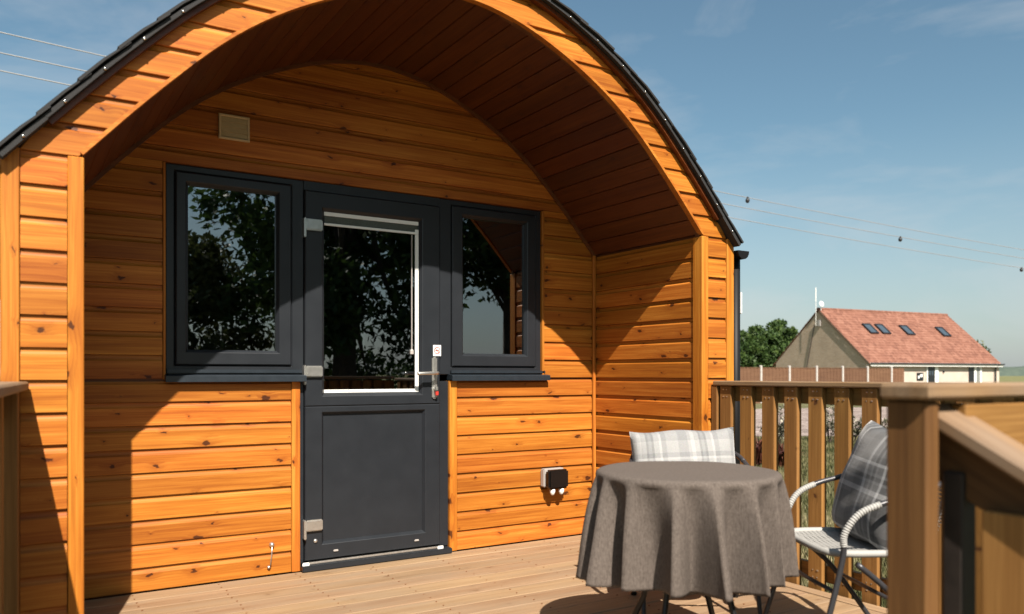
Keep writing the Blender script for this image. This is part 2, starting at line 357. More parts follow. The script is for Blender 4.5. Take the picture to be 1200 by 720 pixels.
OUT = offset(ARC, .147)
def half(arc):                                     # right half as x(z), rising
    h = arc[arc[:, 0] >= -1e-6]; o = np.argsort(h[:, 1]); return h[o]
HI = half(ARC); HO = half(OUT)
def x_in(z):
    if z <= 1.87: return A
    if z >= HI[-1, 1]: return 0.0
    return float(np.interp(z, HI[:, 1], HI[:, 0]))
HO2 = np.vstack([[HO[0, 0]+ .17, HO[0, 1]-.17*1.12], HO])
def x_out(z): return float(np.interp(z, HO2[:, 1], HO2[:, 0])) if z < HO[-1, 1] else 0.0
PT = .116                                           # board pitch
def prof(z0=0, z1=PT):
    """shiplap section (depth in front of the wall, height): square lip, flat face, coved top"""
    full = [(0, .0015), (.017, .0015), (.0185, .003), (.0185, .03), (.0185, .06), (.0185, .087), (.0165, .0895), (.0115, .095), (.0085, .102), (.0075, .110), (.0075, .1155), (0, .1155)]
    if z0 <= 0 and z1 >= PT: return full
    pts = [(d, min(max(z, z0), z1)) for d, z in full]; o = []
    for p in pts:
        if not o or p != o[-1]: o.append(p)
    return o
def lap_board(parent, mat, z, xa, xb, Y, z0=0, z1=PT, name='cladding_board'):
    """horizontal board facing -Y at height z; xa/xb give its ends as functions of height"""
    pr = prof(z0, z1); V = []; n = len(pr); xm = (xa(z+.05)+xb(z+.05))/2
    for e in (xa, xb):
        for d, h in pr: V.append((e(z+h)-xm, -d, h))
    F = [tuple(range(n))[::-1], tuple(range(n, 2*n))] + [(i, (i+1) % n, n+(i+1) % n, n+i) for i in range(n)]
    jit = random.uniform(-.0012, .0012)
    return obj(name, V, F, mat, parent, Matrix.Translation((xm, Y+.0185+jit, z)) @ Matrix.Rotation(random.uniform(-.0007, .0007), 4, 'Y'))
# --- back wall: sheathing with openings, its boards as sub-parts
X0, X1, ZT = .655, 2.912, 2.128
bw = MB(); yb0, yb1 = YB+.021, YB+.10
bw.box(XC-A-.05, X0, yb0, yb1, -.02, ZT); bw.box(X1, XC+A+.05, yb0, yb1, -.02, ZT)
bw.box(X0, 1.300, yb0, yb1, -.02, 1.03); bw.box(2.250, X1, yb0, yb1, -.02, 1.03)
sel = [q for q in np.linspace(-1.33, 1.33, 31)]
top = [(XC+q, float(np.interp(q, ARC[:, 0], ARC[:, 1]))+.05) for q in sel]
pl = [(top[0][0]-.2, ZT), (top[-1][0]+.2, ZT)] + top[::-1]; n = len(pl)
bw.add([(x, yb0, z) for x, z in pl]+[(x, yb1, z) for x, z in pl], [tuple(range(n)), tuple(range(n, 2*n))[::-1]]+[(i, (i+1) % n, n+(i+1) % n, n+i) for i in range(n)])
back = bw.ob('back_wall', M['bead'], pod)
cx = lambda x: (lambda z: x)
aL = lambda z: XC - x_in(z) - .03
aR = lambda z: XC + x_in(z) + .03
for i in range(25):
    z = .004 + i*PT
    if z > 2.80: break
    if i < 9:
        e = 1.035 - z if i == 8 else PT
        lap_board(back, M['clad'], z, aL, cx(1.2815), YB, 0, min(PT, e)); lap_board(back, M['clad'], z, cx(2.2935), aR, YB, 0, min(PT, e))
    elif i < 18:
        lap_board(back, M['clad'], z, aL, cx(.6385), YB); lap_board(back, M['clad'], z, cx(2.9315), aR, YB)
    elif i == 18:
        lap_board(back, M['clad'], z, aL, aR, YB, ZT+.003-z, PT)
        lap_board(back, M['clad'], z, aL, cx(.6385), YB, 0, ZT+.001-z); lap_board(back, M['clad'], z, cx(2.9315), aR, YB, 0, ZT+.001-z)
    else:
        lap_board(back, M['clad'], z, aL, aR, YB)
def vtrim(parent, x0, x1, y0, y1, z0, z1, mat=None, name='trim_board'):
    return plank(name, parent, mat or M['clad'], ((x0+x1)/2, (y0+y1)/2, z0), (0, 0, 1), (1, 0, 0), z1-z0, x1-x0, y1-y0, .003)
vtrim(back, 1.284, 1.330, YB-.006, YB+.05, .003, 1.032); vtrim(back, 2.240, 2.291, YB-.006, YB+.05, .003, 1.032)
vtrim(back, .640, .6535, YB-.004, YB+.06, 1.045, ZT); vtrim(back, 2.9135, 2.930, YB-.006, YB+.06, 1.065, ZT)
vtrim(back, XC+A-.022, XC+A-.001, YB-.022, YB-.0025, .003, 1.868); vtrim(back, XC-A+.001, XC-A+.022, YB-.022, YB-.0025, .003, 1.868)
# --- porch side walls
def side_wall(s):
    w = MB(); xa = XC+s*(A+.019); xb = XC+s*(A+.10)
    w.box(min(xa, xb), max(xa, xb), YF+.05, YB+.02, -.02, 1.875)
    o = w.ob('porch_wall', M['bead'], pod)
    pr = prof(); n = len(pr)
    for i in range(17):
        z = .004+i*PT; z1 = min(PT, 1.868-z)
        if z1 < .02: break
        q = prof(0, z1); n = len(q); L_ = YB-YF-.072
        V = [(x, -d, h) for x in (0, L_) for d, h in q]
        F = [tuple(range(n))[::-1], tuple(range(n, 2*n))] + [(k, (k+1) % n, n+(k+1) % n, n+k) for k in range(n)]
        ang = -math.pi/2 if s > 0 else math.pi/2
        MM = Matrix.Translation((XC+s*(A+.0185), YB if s > 0 else YB-L_, z)) @ Matrix.Rotation(ang, 4, 'Z')
        obj('cladding_board', V, F, M['clad'], o, MM)
    return o
wr = side_wall(1); wl = side_wall(-1)
# --- front gable: boards cut to the curves either side of the opening
fg = MB()
for s in (-1, 1):
    n = len(HI); m_ = 26; V = []
    zs = np.linspace(-.3, HO[-1, 1]-.002, 40)
    for y in (YF+.022, YF+.05):
        for z in zs: V += [(XC+s*(x_in(z)+(.004 if z < 2.84 else 0)), y, z), (XC+s*max(x_in(z)+.006, x_out(z) if z > 1.93 else 1.80), y, z)]
    k = len(zs)*2; F = []
    for i in range(len(zs)-1):
        a = 2*i; F += [(a, a+1, a+3, a+2), (k+a, k+a+2, k+a+3, k+a+1), (a, a+2, k+a+2, k+a), (a+1, k+a+1, k+a+3, a+3)]
    fg.add(V, F)
front = fg.ob('front_gable', M['bead'], pod)
for s in (-1, 1):
    for i in range(-3, 26):
        z = .004 + i*PT
        if z > 2.93: break
        inn = lambda z, s=s: (x_in(z)+.048 if z < 1.858 else (x_in(z)+.010 if z < 2.838 else .001))
        outt = lambda z, s=s: (1.752 if z < 1.905 else max(x_out(z), .012))
        if i == 16:                                  # the board that meets the top of the corner post
            inn = lambda z: x_in(z)+.010
        a_ = (lambda z, s=s, inn=inn, outt=outt: XC + (inn(z) if s > 0 else -outt(z)))
        b_ = (lambda z, s=s, inn=inn, outt=outt: XC + (outt(z) if s > 0 else -inn(z)))
        lap_board(front, M['clad'], z, a_, b_, YF)
    xs = sorted((XC+s*(A-.006), XC+s*(A+.046))); vtrim(front, xs[0], xs[1], YF-.004, YF+.07, -.30, 1.8585, name='corner_post')
    xs = sorted((XC+s*1.754, XC+s*1.812)); vtrim(front, xs[0], xs[1], YF-.006, YF+.05, -.30, 1.86 if s > 0 else 1.865, name='corner_board')
tr = MB(); ia, ib = offset(ARC, -.004), offset(ARC, .009)
ls = [[(XC+a[0], YF-.005, a[1]), (XC+b[0], YF-.005, b[1]), (XC+b[0], YF+.03, b[1]), (XC+a[0], YF+.03, a[1])] for a, b in zip(ia, ib)]
tr.loops(ls); tr.f += [(0, 1, 2, 3), tuple(len(tr.v)-4+k for k in (3, 2, 1, 0))]
tr.ob('arch_trim', M['clad'], front)
# --- porch ceiling boards following the arch
def band(o0, o1, ya, yb_):
    a_, b_ = offset(ARC, o0), offset(ARC, o1); mb = MB()
    mb.loops([[(XC+p[0], ya, p[1]), (XC+q[0], ya, q[1]), (XC+q[0], yb_, q[1]), (XC+p[0], yb_, p[1])] for p, q in zip(a_, b_)])
    mb.f += [(0, 1, 2, 3), tuple(len(mb.v)-4+k for k in (3, 2, 1, 0))]; return mb
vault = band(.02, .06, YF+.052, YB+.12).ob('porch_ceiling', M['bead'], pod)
d = np.r_[0, np.cumsum(np.hypot(*np.diff(ARC, axis=0).T))]; nb = int(round(d[-1]/.105))
tt = np.linspace(0, d[-1], nb+1); AX = np.interp(tt, d, ARC[:, 0]); AZ = np.interp(tt, d, ARC[:, 1])
for k in range(nb):
    p = Vector((XC+AX[k], YF+.031, AZ[k])); q = Vector((XC+AX[k+1], YF+.031, AZ[k+1])); t = (q-p).normalized(); nrm = Vector((-t.z, 0, t.x))
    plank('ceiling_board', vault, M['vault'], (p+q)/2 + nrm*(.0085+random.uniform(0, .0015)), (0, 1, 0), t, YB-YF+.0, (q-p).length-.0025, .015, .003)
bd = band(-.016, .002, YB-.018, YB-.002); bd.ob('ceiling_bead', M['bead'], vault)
# --- roof: shell plus overlapping shingle strips
roof = band(.148, .163, YF-.055, 8.6).ob('roof', M['shingle'], pod)
LO = smooth_arc(AP, 80); ext = []
for sgn in (-1, 1):
    pass
OA = offset(LO, .165); e0 = OA[0]+(OA[0]-OA[1])/np.hypot(*(OA[0]-OA[1]))*.205; e1 = OA[-1]+(OA[-1]-OA[-2])/np.hypot(*(OA[-1]-OA[-2]))*.205
RP = np.vstack([e0, OA, e1]); dd = np.r_[0, np.cumsum(np.hypot(*np.diff(RP, axis=0).T))]
mid = dd[-1]/2; ex_ = .19; nst = int(mid/ex_)+1
at = lambda t: Vector((XC+float(np.interp(t, dd, RP[:, 0])), 0, float(np.interp(t, dd, RP[:, 1]))))
for s in (0, 1):                                     # eaves strips that carry the shell down past the posts
    a_, b_ = (RP[0], RP[1]) if s == 0 else (RP[-1], RP[-2])
    u = Vector((b_[0]-a_[0], 0, b_[1]-a_[1])).normalized(); nn = Vector((-u.z, 0, u.x)) * (1 if s == 0 else -1)
    pa, pb = Vector((XC+a_[0], 0, a_[1])), Vector((XC+b_[0], 0, b_[1]))
    sec = [pa-nn*.020, pb-nn*.020, pb-nn*.002, pa-nn*.002]
    mb_e = MB(); mb_e.add([(q.x, y, q.z) for y in (YF-.054, 8.6) for q in sec], [(0,1,2,3),(7,6,5,4),(0,4,5,1),(1,5,6,2),(2,6,7,3),(3,7,4,0)]); mb_e.ob('eaves_strip', M['shingle'], roof)
for s in (0, 1):
    for k in range(nst):
        t0 = k*ex_; t1 = min(t0+ex_+.05, mid)
        if s: t0, t1 = dd[-1]-t0, dd[-1]-t1
        p, q, mdl = at(t0), at(t1), at((t0+t1)/2)
        u = (q-p).normalized(); nn = Vector((-u.z, 0, u.x)) * (1 if s == 0 else -1)
        yf = YF-.066+random.uniform(-.006, .006)
        mdl = mdl + nn*.006
        sec = [p+nn*.006, mdl+nn*.001, q+nn*.001, q+nn*.006, mdl+nn*.010, p+nn*.017]
        V = [(w.x, y, w.z) for y in (yf, 8.62) for w in sec]; n = 6
        F = [tuple(range(n))[::-1], tuple(range(n, 2*n))]+[(i, (i+1) % n, n+(i+1) % n, n+i) for i in range(n)]
        obj('shingle_strip', V, F, M['shingle'], roof)
        cl = at(t0+(.10 if s == 0 else -.10)) - nn*.012
        nb_ = MB(); nb_.lathe([(.0055, 0), (.0055, .003), (.003, .005)], 8, Matrix.Translation((cl.x, YF-.0565, cl.z)) @ Matrix.Rotation(R(90), 4, 'X')); nb_.ob('clout_nail', M['chrome'], roof, smooth=True)
und = band(.128, .1465, YF-.03, YF+.0).ob('verge_board', M['vault'], roof)
# --- gutter and downpipe on the right eave, outer shell of the pod
for s in (1, -1):
    gx = XC+s*1.865; gt = MB(); pr = []
    for k in range(9):
        a = math.pi*k/8; pr.append((math.cos(a)*.047, -math.sin(a)*.05))
    pr += [(-.042, 0)] + [(math.cos(math.pi-math.pi*k/8)*.042, -math.sin(math.pi*k/8)*.045) for k in range(1, 8)] + [(.042, 0)]
    V = [(gx+x, y, 1.795+z) for y in (YF-.03, 8.6) for x, z in pr]; n = len(pr)
    gt.add(V, [(i, (i+1) % n, n+(i+1) % n, n+i) for i in range(n)])
    gt.add([(gx+x, YF-.031, 1.795+z) for x, z in pr[:9]], [tuple(range(9))])
    g = gt.ob('gutter', M['gutter'], pod)
    if s > 0:
        MB().tube([(gx+.010, YF+.045, 1.75), (gx+.010, YF+.045, .7), (gx+.010, YF+.045, GZ)], .030, 14).ob('downpipe', M['gutter'], g, smooth=True)
        MB().box(gx+.036, gx+.047, YF+.02, YF+.06, 1.43, 1.56, .004).ob('pipe_bracket', M['white'], g)
for x0 in (-1.745, 1.70): MB().box(XC+x0, XC+x0+.045, YF+.052, 8.6, GZ, 1.93).ob('outer_wall', M['gutter'], pod)
inr = MB(); inr.box(XC-1.7, XC+1.7, YB+.101, 8.5, -.08, -.01); 
inr.ob('interior_floor', M['inside'], pod)
ew = MB(); ep = [(XC-1.699, -.009), (XC+1.699, -.009), (XC+1.699, 1.93)] + [(XC+p[0], p[1]) for p in offset(ARC, .10)[::-1]] + [(XC-1.699, 1.93)]; n = len(ep)
ew.add([(x, y, z) for y in (8.45, 8.55) for x, z in ep], [tuple(range(n)), tuple(range(n, 2*n))[::-1]]+[(i, (i+1) % n, n+(i+1) % n, n+i) for i in range(n)])
ew.ob('end_wall', M['inside'], pod)
band(.062, .146, YB+.121, 8.56).ob('roof_lining', M['inside'], pod)
for x0 in (-1.69, 1.60): MB().box(XC+x0, XC+x0+.09, YB+.102, 8.44, -.009, 1.95).ob('interior_wall', M['inside'], pod)
fz = MB(); fz.box(1.05, 2.5, 6.6, 7.6, -.008, .42, .05); fz.ob('bed', plain('bed_linen', (.5, .48, .45), .9), pod)

# --- windows and door
YG = YB+.012                                          # front of the fixed frame
def window(o, sash, gl, sill, cord=None):
    mb = MB(); frame_ring(mb, o, (sash[0]-.002, sash[1]+.002, sash[2]-.002, sash[3]+.002), YG, YG+.075, bevel=.006, bd=.006)
    w = mb.ob('window', M['anth'], pod)
    sm = MB(); frame_ring(sm, sash, gl, YG-.011, YG+.06, c=.006, bevel=.016, bd=.02); sm.ob('sash', M['anth'], w)
    MB().box(gl[0]-.005, gl[1]+.005, YG+.022, YG+.028, gl[2]-.005, gl[3]+.005).ob('pane', M['glass'], w)
    s = MB(); x0, x1, z0, z1, y = sill
    sec = [(YG+.02, z1), (y+.004, z1-.008), (y, z1-.012), (y, z0), (y+.008, z0), (y+.010, z0+.006), (YG+.02, z0+.006)]; n = len(sec)
    s.add([(x, a, b) for x in (x0, x1) for a, b in sec], [tuple(range(n))[::-1], tuple(range(n, 2*n))]+[(i, (i+1) % n, n+(i+1) % n, n+i) for i in range(n)])
    s.ob('sill', M['sillm'], w)
    st = MB(); st.box(x0+.012, x1-.012, YG-.018, YG-.001, z1+.002, z1+.022, .003); st.ob('drip_bar', M['sillm'], w)
    if cord:
        cx_, za, zb = cord; c = MB().tube([(cx_, YG+.05, za), (cx_, YG+.05, zb)], .0022, 6)
        c.lathe([(.002, 0), (.007, -.006), (.008, -.03), (.004, -.034)], 10, Matrix.Translation((cx_, YG+.05, zb))); c.ob('blind_cord', M['wrap'], w)
    return w
window((X0, 1.3535, 1.068, ZT-.002), (.700, 1.284, 1.118, 2.090), (.762, 1.206, 1.196, 2.030), (.648, 1.353, 1.032, 1.073, YG-.055), (.975, 1.80, 1.265))
window((2.1805, X1, 1.068, ZT-.002), (2.262, 2.868, 1.118, 2.090), (2.344, 2.790, 1.198, 2.030), (2.239, 2.950, 1.032, 1.073, YG-.055))
door = MB().box(1.3545, 2.1795, YG+.002, YG+.07, 2.078, ZT-.002).ob('door', M['anth'], pod)
for x0, x1 in ((1.3315, 1.352), (2.182, 2.238)): MB().box(x0, x1, YG+.002, YG+.07, .04, 1.030).ob('door_jamb', M['anth'], door)
lf = MB(); gl = (1.470, 2.047, .966, 1.972); pn = (1.466, 2.068, .148, .848); o = (1.3575, 2.1775, .052, 2.074); yf = YG-.012; yk = YG+.05
zm = .895
frame_ring(lf, (o[0], o[1], zm, o[3]), gl, yf, yk, c=.005, bevel=.018, bd=.02)
frame_ring(lf, (o[0], o[1], o[2], zm-.0015), pn, yf, yk, c=.005, bevel=.016, bd=.02)
lf.box(pn[0]-.004, pn[1]+.004, yf+.021, yf+.035, pn[2]-.004, pn[3]+.004)
lf.ob('door_leaf', M['anth'], door)
MB().box(gl[0]-.004, gl[1]+.004, yf+.026, yf+.031, gl[2]-.004, gl[3]+.004).ob('pane', M['glass'], door)
yb_ = yf+.020
MB().box(2.024, 2.046, yb_, yb_+.005, .985, 1.925, .001).ob('blind_track', M['white'], door)
MB().box(1.471, 2.046, yb_, yb_+.005, .967, .985, .001).ob('glazing_bar', M['white'], door)
bl = MB(); bl.box(1.472, 2.045, yb_, yb_+.005, 1.950, 1.971, .001); bl.box(1.472, 2.045, yb_-.001, yb_+.005, 1.896, 1.909, .001)
bl.ob('blind_rail', M['white'], door)
sl_ = MB()
for k in range(8): sl_.box(1.474, 2.043, yb_+.0055, yb_+.0057+.0002*k, 1.911+k*.0048, 1.914+k*.0048)
sl_.ob('blind_slat', plain('grey_slat', (.10, .115, .10), .5), door)
cq = MB().tube([(2.002, yb_-.001, 1.89), (2.002, yb_-.001, 1.22)], .0032, 6); cq.lathe([(.003, 0), (.011, -.01), (.012, -.03), (.005, -.034)], 10, Matrix.Translation((2.002, yb_-.001, 1.22))); cq.ob('blind_cord', M['grey_pl'], door)
th = MB(); th.box(1.3315, 2.238, YB-.045, YG+.07, .002, .034, .004); th.ob('threshold', M['anth'], door)
MB().box(1.350, 2.190, YB-.020, YG-.013, .0345, .047, .003).ob('threshold_strip', M['alu'], door)
for x in (1.352, 2.165): MB().box(x-.016, x+.022, YB-.028, YB-.0205, .030, .050, .003).ob('threshold_cap', M['white'], door)
def hinge(z):
    h = MB(); h.box(1.345, 1.357, yf-.030, yf+.012, z-.062, z+.045, .004)
    h.box(1.3575, 1.452, yf-.020, yf-.0005, z-.020, z+.042, .006); h.ob('hinge', M['alu'], door)
for z in (1.875, 1.075, .235): hinge(z)
hp = MB(); hx = 2.137; hp.box(hx-.017, hx+.017, yf-.012, yf-.0005, .925, 1.175, .008); hp.ob('handle_plate', M['alu'], door)
hm = MB().tube([(hx, yf-.013, 1.078), (hx, yf-.055, 1.078), (hx-.012, yf-.062, 1.078), (hx-.125, yf-.060, 1.075), (hx-.135, yf-.056, 1.075)], .010, 10)
hm.ob('door_handle', M['alu'], door, smooth=True)
ky = MB().lathe([(.010, 0), (.010, .012), (.007, .014)], 12, Matrix.Translation((hx, yf-.0125, .985)) @ Matrix.Rotation(R(90), 4, 'X')); ky.box(hx-.008, hx+.008, yf-.042, yf-.0135+.0, .975, .998, .003); ky.ob('lock_cylinder', M['alu'], door)
kt = MB(); kt.box(hx-.004, hx+.014, yf-.034, yf-.029, .945, .972, .003); kt.ob('key_tag', M['red'], door)
st_ = MB(); st_.box(hx-.006, hx+.046, yf-.0020, yf-.0002, 1.180, 1.245); sk = st_.ob('sticker', M['white'], door)
rg = MB(); cxr, czr = hx+.020, 1.2125; N = 24
rg.loops([[(cxr+math.cos(2*math.pi*k/N)*r_, y, czr+math.sin(2*math.pi*k/N)*r_) for k in range(N)] for r_, y in ((.021, yf-.0021), (.021, yf-.0026), (.0165, yf-.0026), (.0165, yf-.0021))])
a = R(-45); ca, sa = math.cos(a), math.sin(a); q = [(-.017, -.0022), (.017, -.0022), (.017, .0022), (-.017, .0022)]
rg.add([(cxr+x*ca-z*sa, yf-.0024, czr+x*sa+z*ca) for x, z in q], [(0, 1, 2, 3)])
rg.ob('no_smoking_symbol', M['red'], sk)
cg = MB(); cg.box(cxr-.012, cxr+.012, yf-.00225, yf-.00205, czr-.003, czr+.002); cg.ob('cigarette_symbol', M['black'], sk)
for x, z in ((1.415, .158),): MB().lathe([(.012, 0), (.012, .004), (.006, .010)], 14, Matrix.Translation((x, yf-.0003, z)) @ Matrix.Rotation(R(90), 4, 'X')).ob('door_stud', M['alu'], door, smooth=True)
for x, z in ((1.530, .093), (2.022, .095)): MB().box(x-.014, x+.014, yf-.008, yf-.0003, z-.006, z+.006, .003).ob('drain_cover', M['grey_pl'], door)
# --- small fittings on the wall
vg = MB(); vx0, vx1, vz0, vz1 = .905, 1.060, 2.283, 2.412; frame_ring(vg, (vx0, vx1, vz0, vz1), (vx0+.012, vx1-.012, vz0+.012, vz1-.012), YB-.016, YB-.001, c=.003, bevel=.003, bd=.004)
vent = vg.ob('vent_grille', M['cream'], pod)
for k in range(4):
    z = vz0+.014+k*.0258; v = [(vx0+.011, YB-.013, z), (vx1-.011, YB-.013, z), (vx1-.011, YB-.004, z+.030), (vx0+.011, YB-.004, z+.030), (vx0+.011, YB-.001, z), (vx1-.011, YB-.001, z), (vx1-.011, YB-.001, z+.030), (vx0+.011, YB-.001, z+.030)]
    obj('louvre', v, [(0,1,2,3),(4,7,6,5),(0,4,5,1),(3,2,6,7),(0,3,7,4),(1,5,6,2)], M['cream'], vent)
sx0, sx1, sz0, sz1 = 2.900, 3.060, .345, .462
sb = MB(); sb.box(sx0, sx1, YB-.045, YB-.001, sz0, sz1, .006); sock = sb.ob('outdoor_socket', M['grey_pl'], pod)
MB().box(sx0+.006, sx1+.002, YB-.095, YB-.0455, sz0-.01, sz1-.004, .012).ob('socket_cover', M['black'], sock)
for x in (2.950, 3.020):
    MB().lathe([(.018, 0), (.018, -.02), (.012, -.034), (.007, -.04)], 12, Matrix.Translation((x, YB-.066, sz0-.0105))).ob('cable_gland', M['white'], sock, smooth=True)
hk = MB().lathe([(.014, 0), (.014, .008), (.008, .02)], 12, Matrix.Translation((1.176, YB-.0, .165)) @ Matrix.Rotation(R(90), 4, 'X'))
hk.tube([(1.176, YB-.014, .165), (1.172, YB-.02, .12), (1.166, YB-.018, .06)], .0035, 6); hk.lathe([(.009, 0), (.009, .006), (.005, .012)], 10, Matrix.Translation((1.160, YB-.004, .048)) @ Matrix.Rotation(R(90), 4, 'X'))
hk.ob('door_hook', M['alu'], pod, smooth=True)

# ================================================================== the deck
deck = thing('timber_deck', 'pale ribbed timber deck in front of the arched pod', 'deck', (1.6, 2.5, 0))
DX0, DX1 = -.06, 3.385; k = 0; y = YB-.006
while y > .86:
    wdt = .141
    if y-wdt < .84: break
    # boards butt at a staggered joint so that none is longer than a real plank
    plank('deck_board', deck, M['deck'], (DX0, y-wdt/2, -.014+random.uniform(-.0012, .0012)), (1, 0, 0), (0, 1, 0), DX1-DX0, wdt, .028, .003) if y-wdt > YF else \
    plank('deck_board', deck, M['deck'], (DX0, y-wdt/2, -.014+random.uniform(-.0012, .0012)), (1, 0, 0), (0, 1, 0), 3.312-DX0, wdt, .028, .003)
    y -= .1445
YD = y
plank('edge_board', deck, M['deck'], (3.350, YD, -.0105), (0, 1, 0), (1, 0, 0), YF-YD-.04, .070, .031, .003)
plank('fascia_board', deck, M['rail'], (DX0, YD-.016, -.15), (1, 0, 0), (0, 0, 1), DX1-DX0, .22, .028, .003)
plank('fascia_board', deck, M['rail'], (3.372, YD, -.17), (0, 1, 0), (0, 0, 1), YF-YD-.04, .24, .024, .003)
jm = MB()
for jx in np.arange(0.1, 3.3, .4): jm.box(jx-.022, jx+.022, YD+.02, YB-.05, -.17, -.030)
jm.ob('joists', M['rail'], deck)
pm = MB()
for jx in (.1, 1.7, 3.25):
    for jy in (1.1, 2.6, 4.0): pm.box(jx-.05, jx+.05, jy-.05, jy+.05, GZ, -.171)
pm.ob('deck_posts', M['rail'], deck)
stair = thing('timber_stair', 'timber steps leading up to the deck opening', 'stair', (.72, .6, GZ))
for k in range(2):
    plank('tread', stair, M['deck'], (.04, .68-k*.27, -.165-k*.15), (1, 0, 0), (0, 1, 0), 1.36, .24, .03, .003)
for x in (.03, 1.41): MB().box(x-.02, x+.02, .30, .80, GZ, -.33).ob('stringer', M['rail'], stair)

sw = MB()
for yb2 in np.arange(YB-.006, .86, -.1445):
    for jx in np.arange(0.1, 3.3, .4):
        for o_ in (-.035, -.106):
            x_, y_ = jx+random.uniform(-.006, .006), yb2+o_; r_ = .0042
            sw.add([(x_+r_*math.cos(k*1.0472), y_+r_*math.sin(k*1.0472), .0021) for k in range(6)]+[(x_+r_*math.cos(k*1.0472), y_+r_*math.sin(k*1.0472), -.003) for k in range(6)], [tuple(range(6))]+[(k, 6+k, 6+(k+1) % 6, (k+1) % 6) for k in range(6)])
tag(sw.ob('screw_heads', M['bead'], deck), kind='stuff')

# ================================================================== railings
RG = 'timber railings round the deck'
def cap_rail(p, o, ex, ez, L_, w=.11, t=.030): return plank('cap_rail', p, M['cap'], o, ex, ez, L_, w, t, .006)
# right-hand railing along the garden side
rl = thing('railing', 'timber railing on the garden side, running from the pod behind the table and chairs', 'railing', (3.43, 2.1, 0), 0, RG)
XR = 3.435
YN = .99
cap_rail(rl, (XR+.026, YN-.11, 1.020), (0, 1, 0), (1, 0, 0), YF-YN+.095, .115, .028)
plank('top_rail', rl, M['rail'], (XR+.036, YN, .962), (0, 1, 0), (0, 0, 1), YF-YN-.02, .085, .034)
plank('bottom_rail', rl, M['rail'], (XR+.036, YN, .072), (0, 1, 0), (0, 0, 1), YF-YN-.02, .085, .034)
yy = 3.243
k = 0
while yy > YN+.05:
    plank('baluster', rl, M['rail'], (XR+random.uniform(-.001, .001), yy-.0425+random.uniform(-.002, .002), -.16), (0, 0, 1), (0, 1, 0), 1.165, .083, .036, .003)
    yy -= .1493
sc_ = MB(); yy = 3.243
while yy > YN+.05:
    for z_ in (.945, .985, .055, .09):
        for o_ in (-.03, -.055): sc_.box(XR-.0205, XR-.016, yy+o_-.003+random.uniform(-.004, .004), yy+o_+.003, z_-.003, z_+.003)
    yy -= .1493
tag(sc_.ob('screw_heads', M['alu'], rl), kind='stuff')
plank('post', rl, M['rail'], (XR+.012, YF-.025, GZ), (0, 0, 1), (0, 1, 0), 1.455, .045, .08, .004)
plank('post', rl, M['rail'], (XR+.012, YN-.02, GZ), (0, 0, 1), (0, 1, 0), 1.455, .075, .075, .004)
# railing along the front of the deck
YR = .915
r2 = thing('railing', 'short timber railing with a level cap beside the steps, nearest on the right', 'railing', (2.4, YR, 0), 0, RG)
cap_rail(r2, (1.462, YR-.003, 1.037), (1, 0, 0), (0, 1, 0), 3.37-1.462, .108, .031)
plank('top_rail', r2, M['rail'], (1.60, YR-.032, .960), (1, 0, 0), (0, 0, 1), 3.39-1.60, .10, .032)
plank('bottom_rail', r2, M['rail'], (1.60, YR-.032, .072), (1, 0, 0), (0, 0, 1), 3.39-1.60, .085, .032)
plank('post', r2, M['post_wood'], (1.499, .918, GZ), (0, 0, 1), (0, 1, 0), 1.470, .088, .042, .006)
xx = 1.612
while xx < 3.30:
    plank('baluster', r2, M['rail'], (xx+.0425, YR, -.02), (0, 0, 1), (1, 0, 0), 1.03, .085, .026, .003); xx += .1185
# sloping stair railing on the right
r3 = thing('railing', 'sloping timber stair railing descending towards the viewer at the right edge', 'railing', (1.505, .4, GZ), 0, RG)
sdir = Vector((0, -1, -.56)).normalized(); sn = Vector((0, -.56, 1)).normalized()
s0 = Vector((1.578, .925, 1.002))
LS = .95
cap_rail(r3, s0, sdir, (1, 0, 0), LS, .112, .030)
c0 = s0 - sn*.070 + Vector((.008, -.02, -.011))
plank('top_rail', r3, M['rail_shade'], c0, sdir, sn, LS-.03, .095, .032)
for k, y in enumerate((.767, .647, .527, .407, .287)):
    zt = 1.0-(.925-y+.04)*.56-.045
    plank('baluster', r3, M['rail'], (1.557, y, GZ+.05), (0, 0, 1), (0, 1, 0), zt-GZ-.05-.03, .088, .022, .003)
plank('gap_strip', r3, M['gap_dark'], (1.583, .872, GZ), (0, 0, 1), (0, 1, 0), 1.33, .040, .05, .004)  # added strip, stands in for the dark gap beside the near post
plank('post', r3, M['rail'], (1.585, .10, GZ), (0, 0, 1), (0, 1, 0), .98, .085, .045, .004)
# left-hand railing, ending against the pod front
r4 = thing('railing', 'timber railing on the left edge of the deck, ending against the pod front', 'railing', (-.05, 2.1, 0), 0, RG)
ld = Vector((-.155, -2.33, 0)).normalized(); lp = Vector((-.02, YF-.012, 0)); ls_ = Vector((1, 0, 0)) - ld*ld.x
cap_rail(r4, lp+Vector((.015, 0, 1.030)), ld, ls_, 2.34, .118, .030)
plank('top_rail', r4, M['rail'], lp+Vector((-.036, 0, .967)), ld, (0, 0, 1), 2.3, .085, .034)
plank('bottom_rail', r4, M['rail'], lp+Vector((-.036, 0, .072)), ld, (0, 0, 1), 2.3, .085, .034)
plank('post', r4, M['rail'], lp+ld*.03+Vector((.014, 0, GZ)), (0, 0, 1), ls_, 1.463, .062, .05, .004)
for k in range(15):
    plank('baluster', r4, M['rail'], lp+ld*(.135+k*.15)+Vector((-.006, 0, -.16)), (0, 0, 1), ld, 1.17, .085, .024, .003)

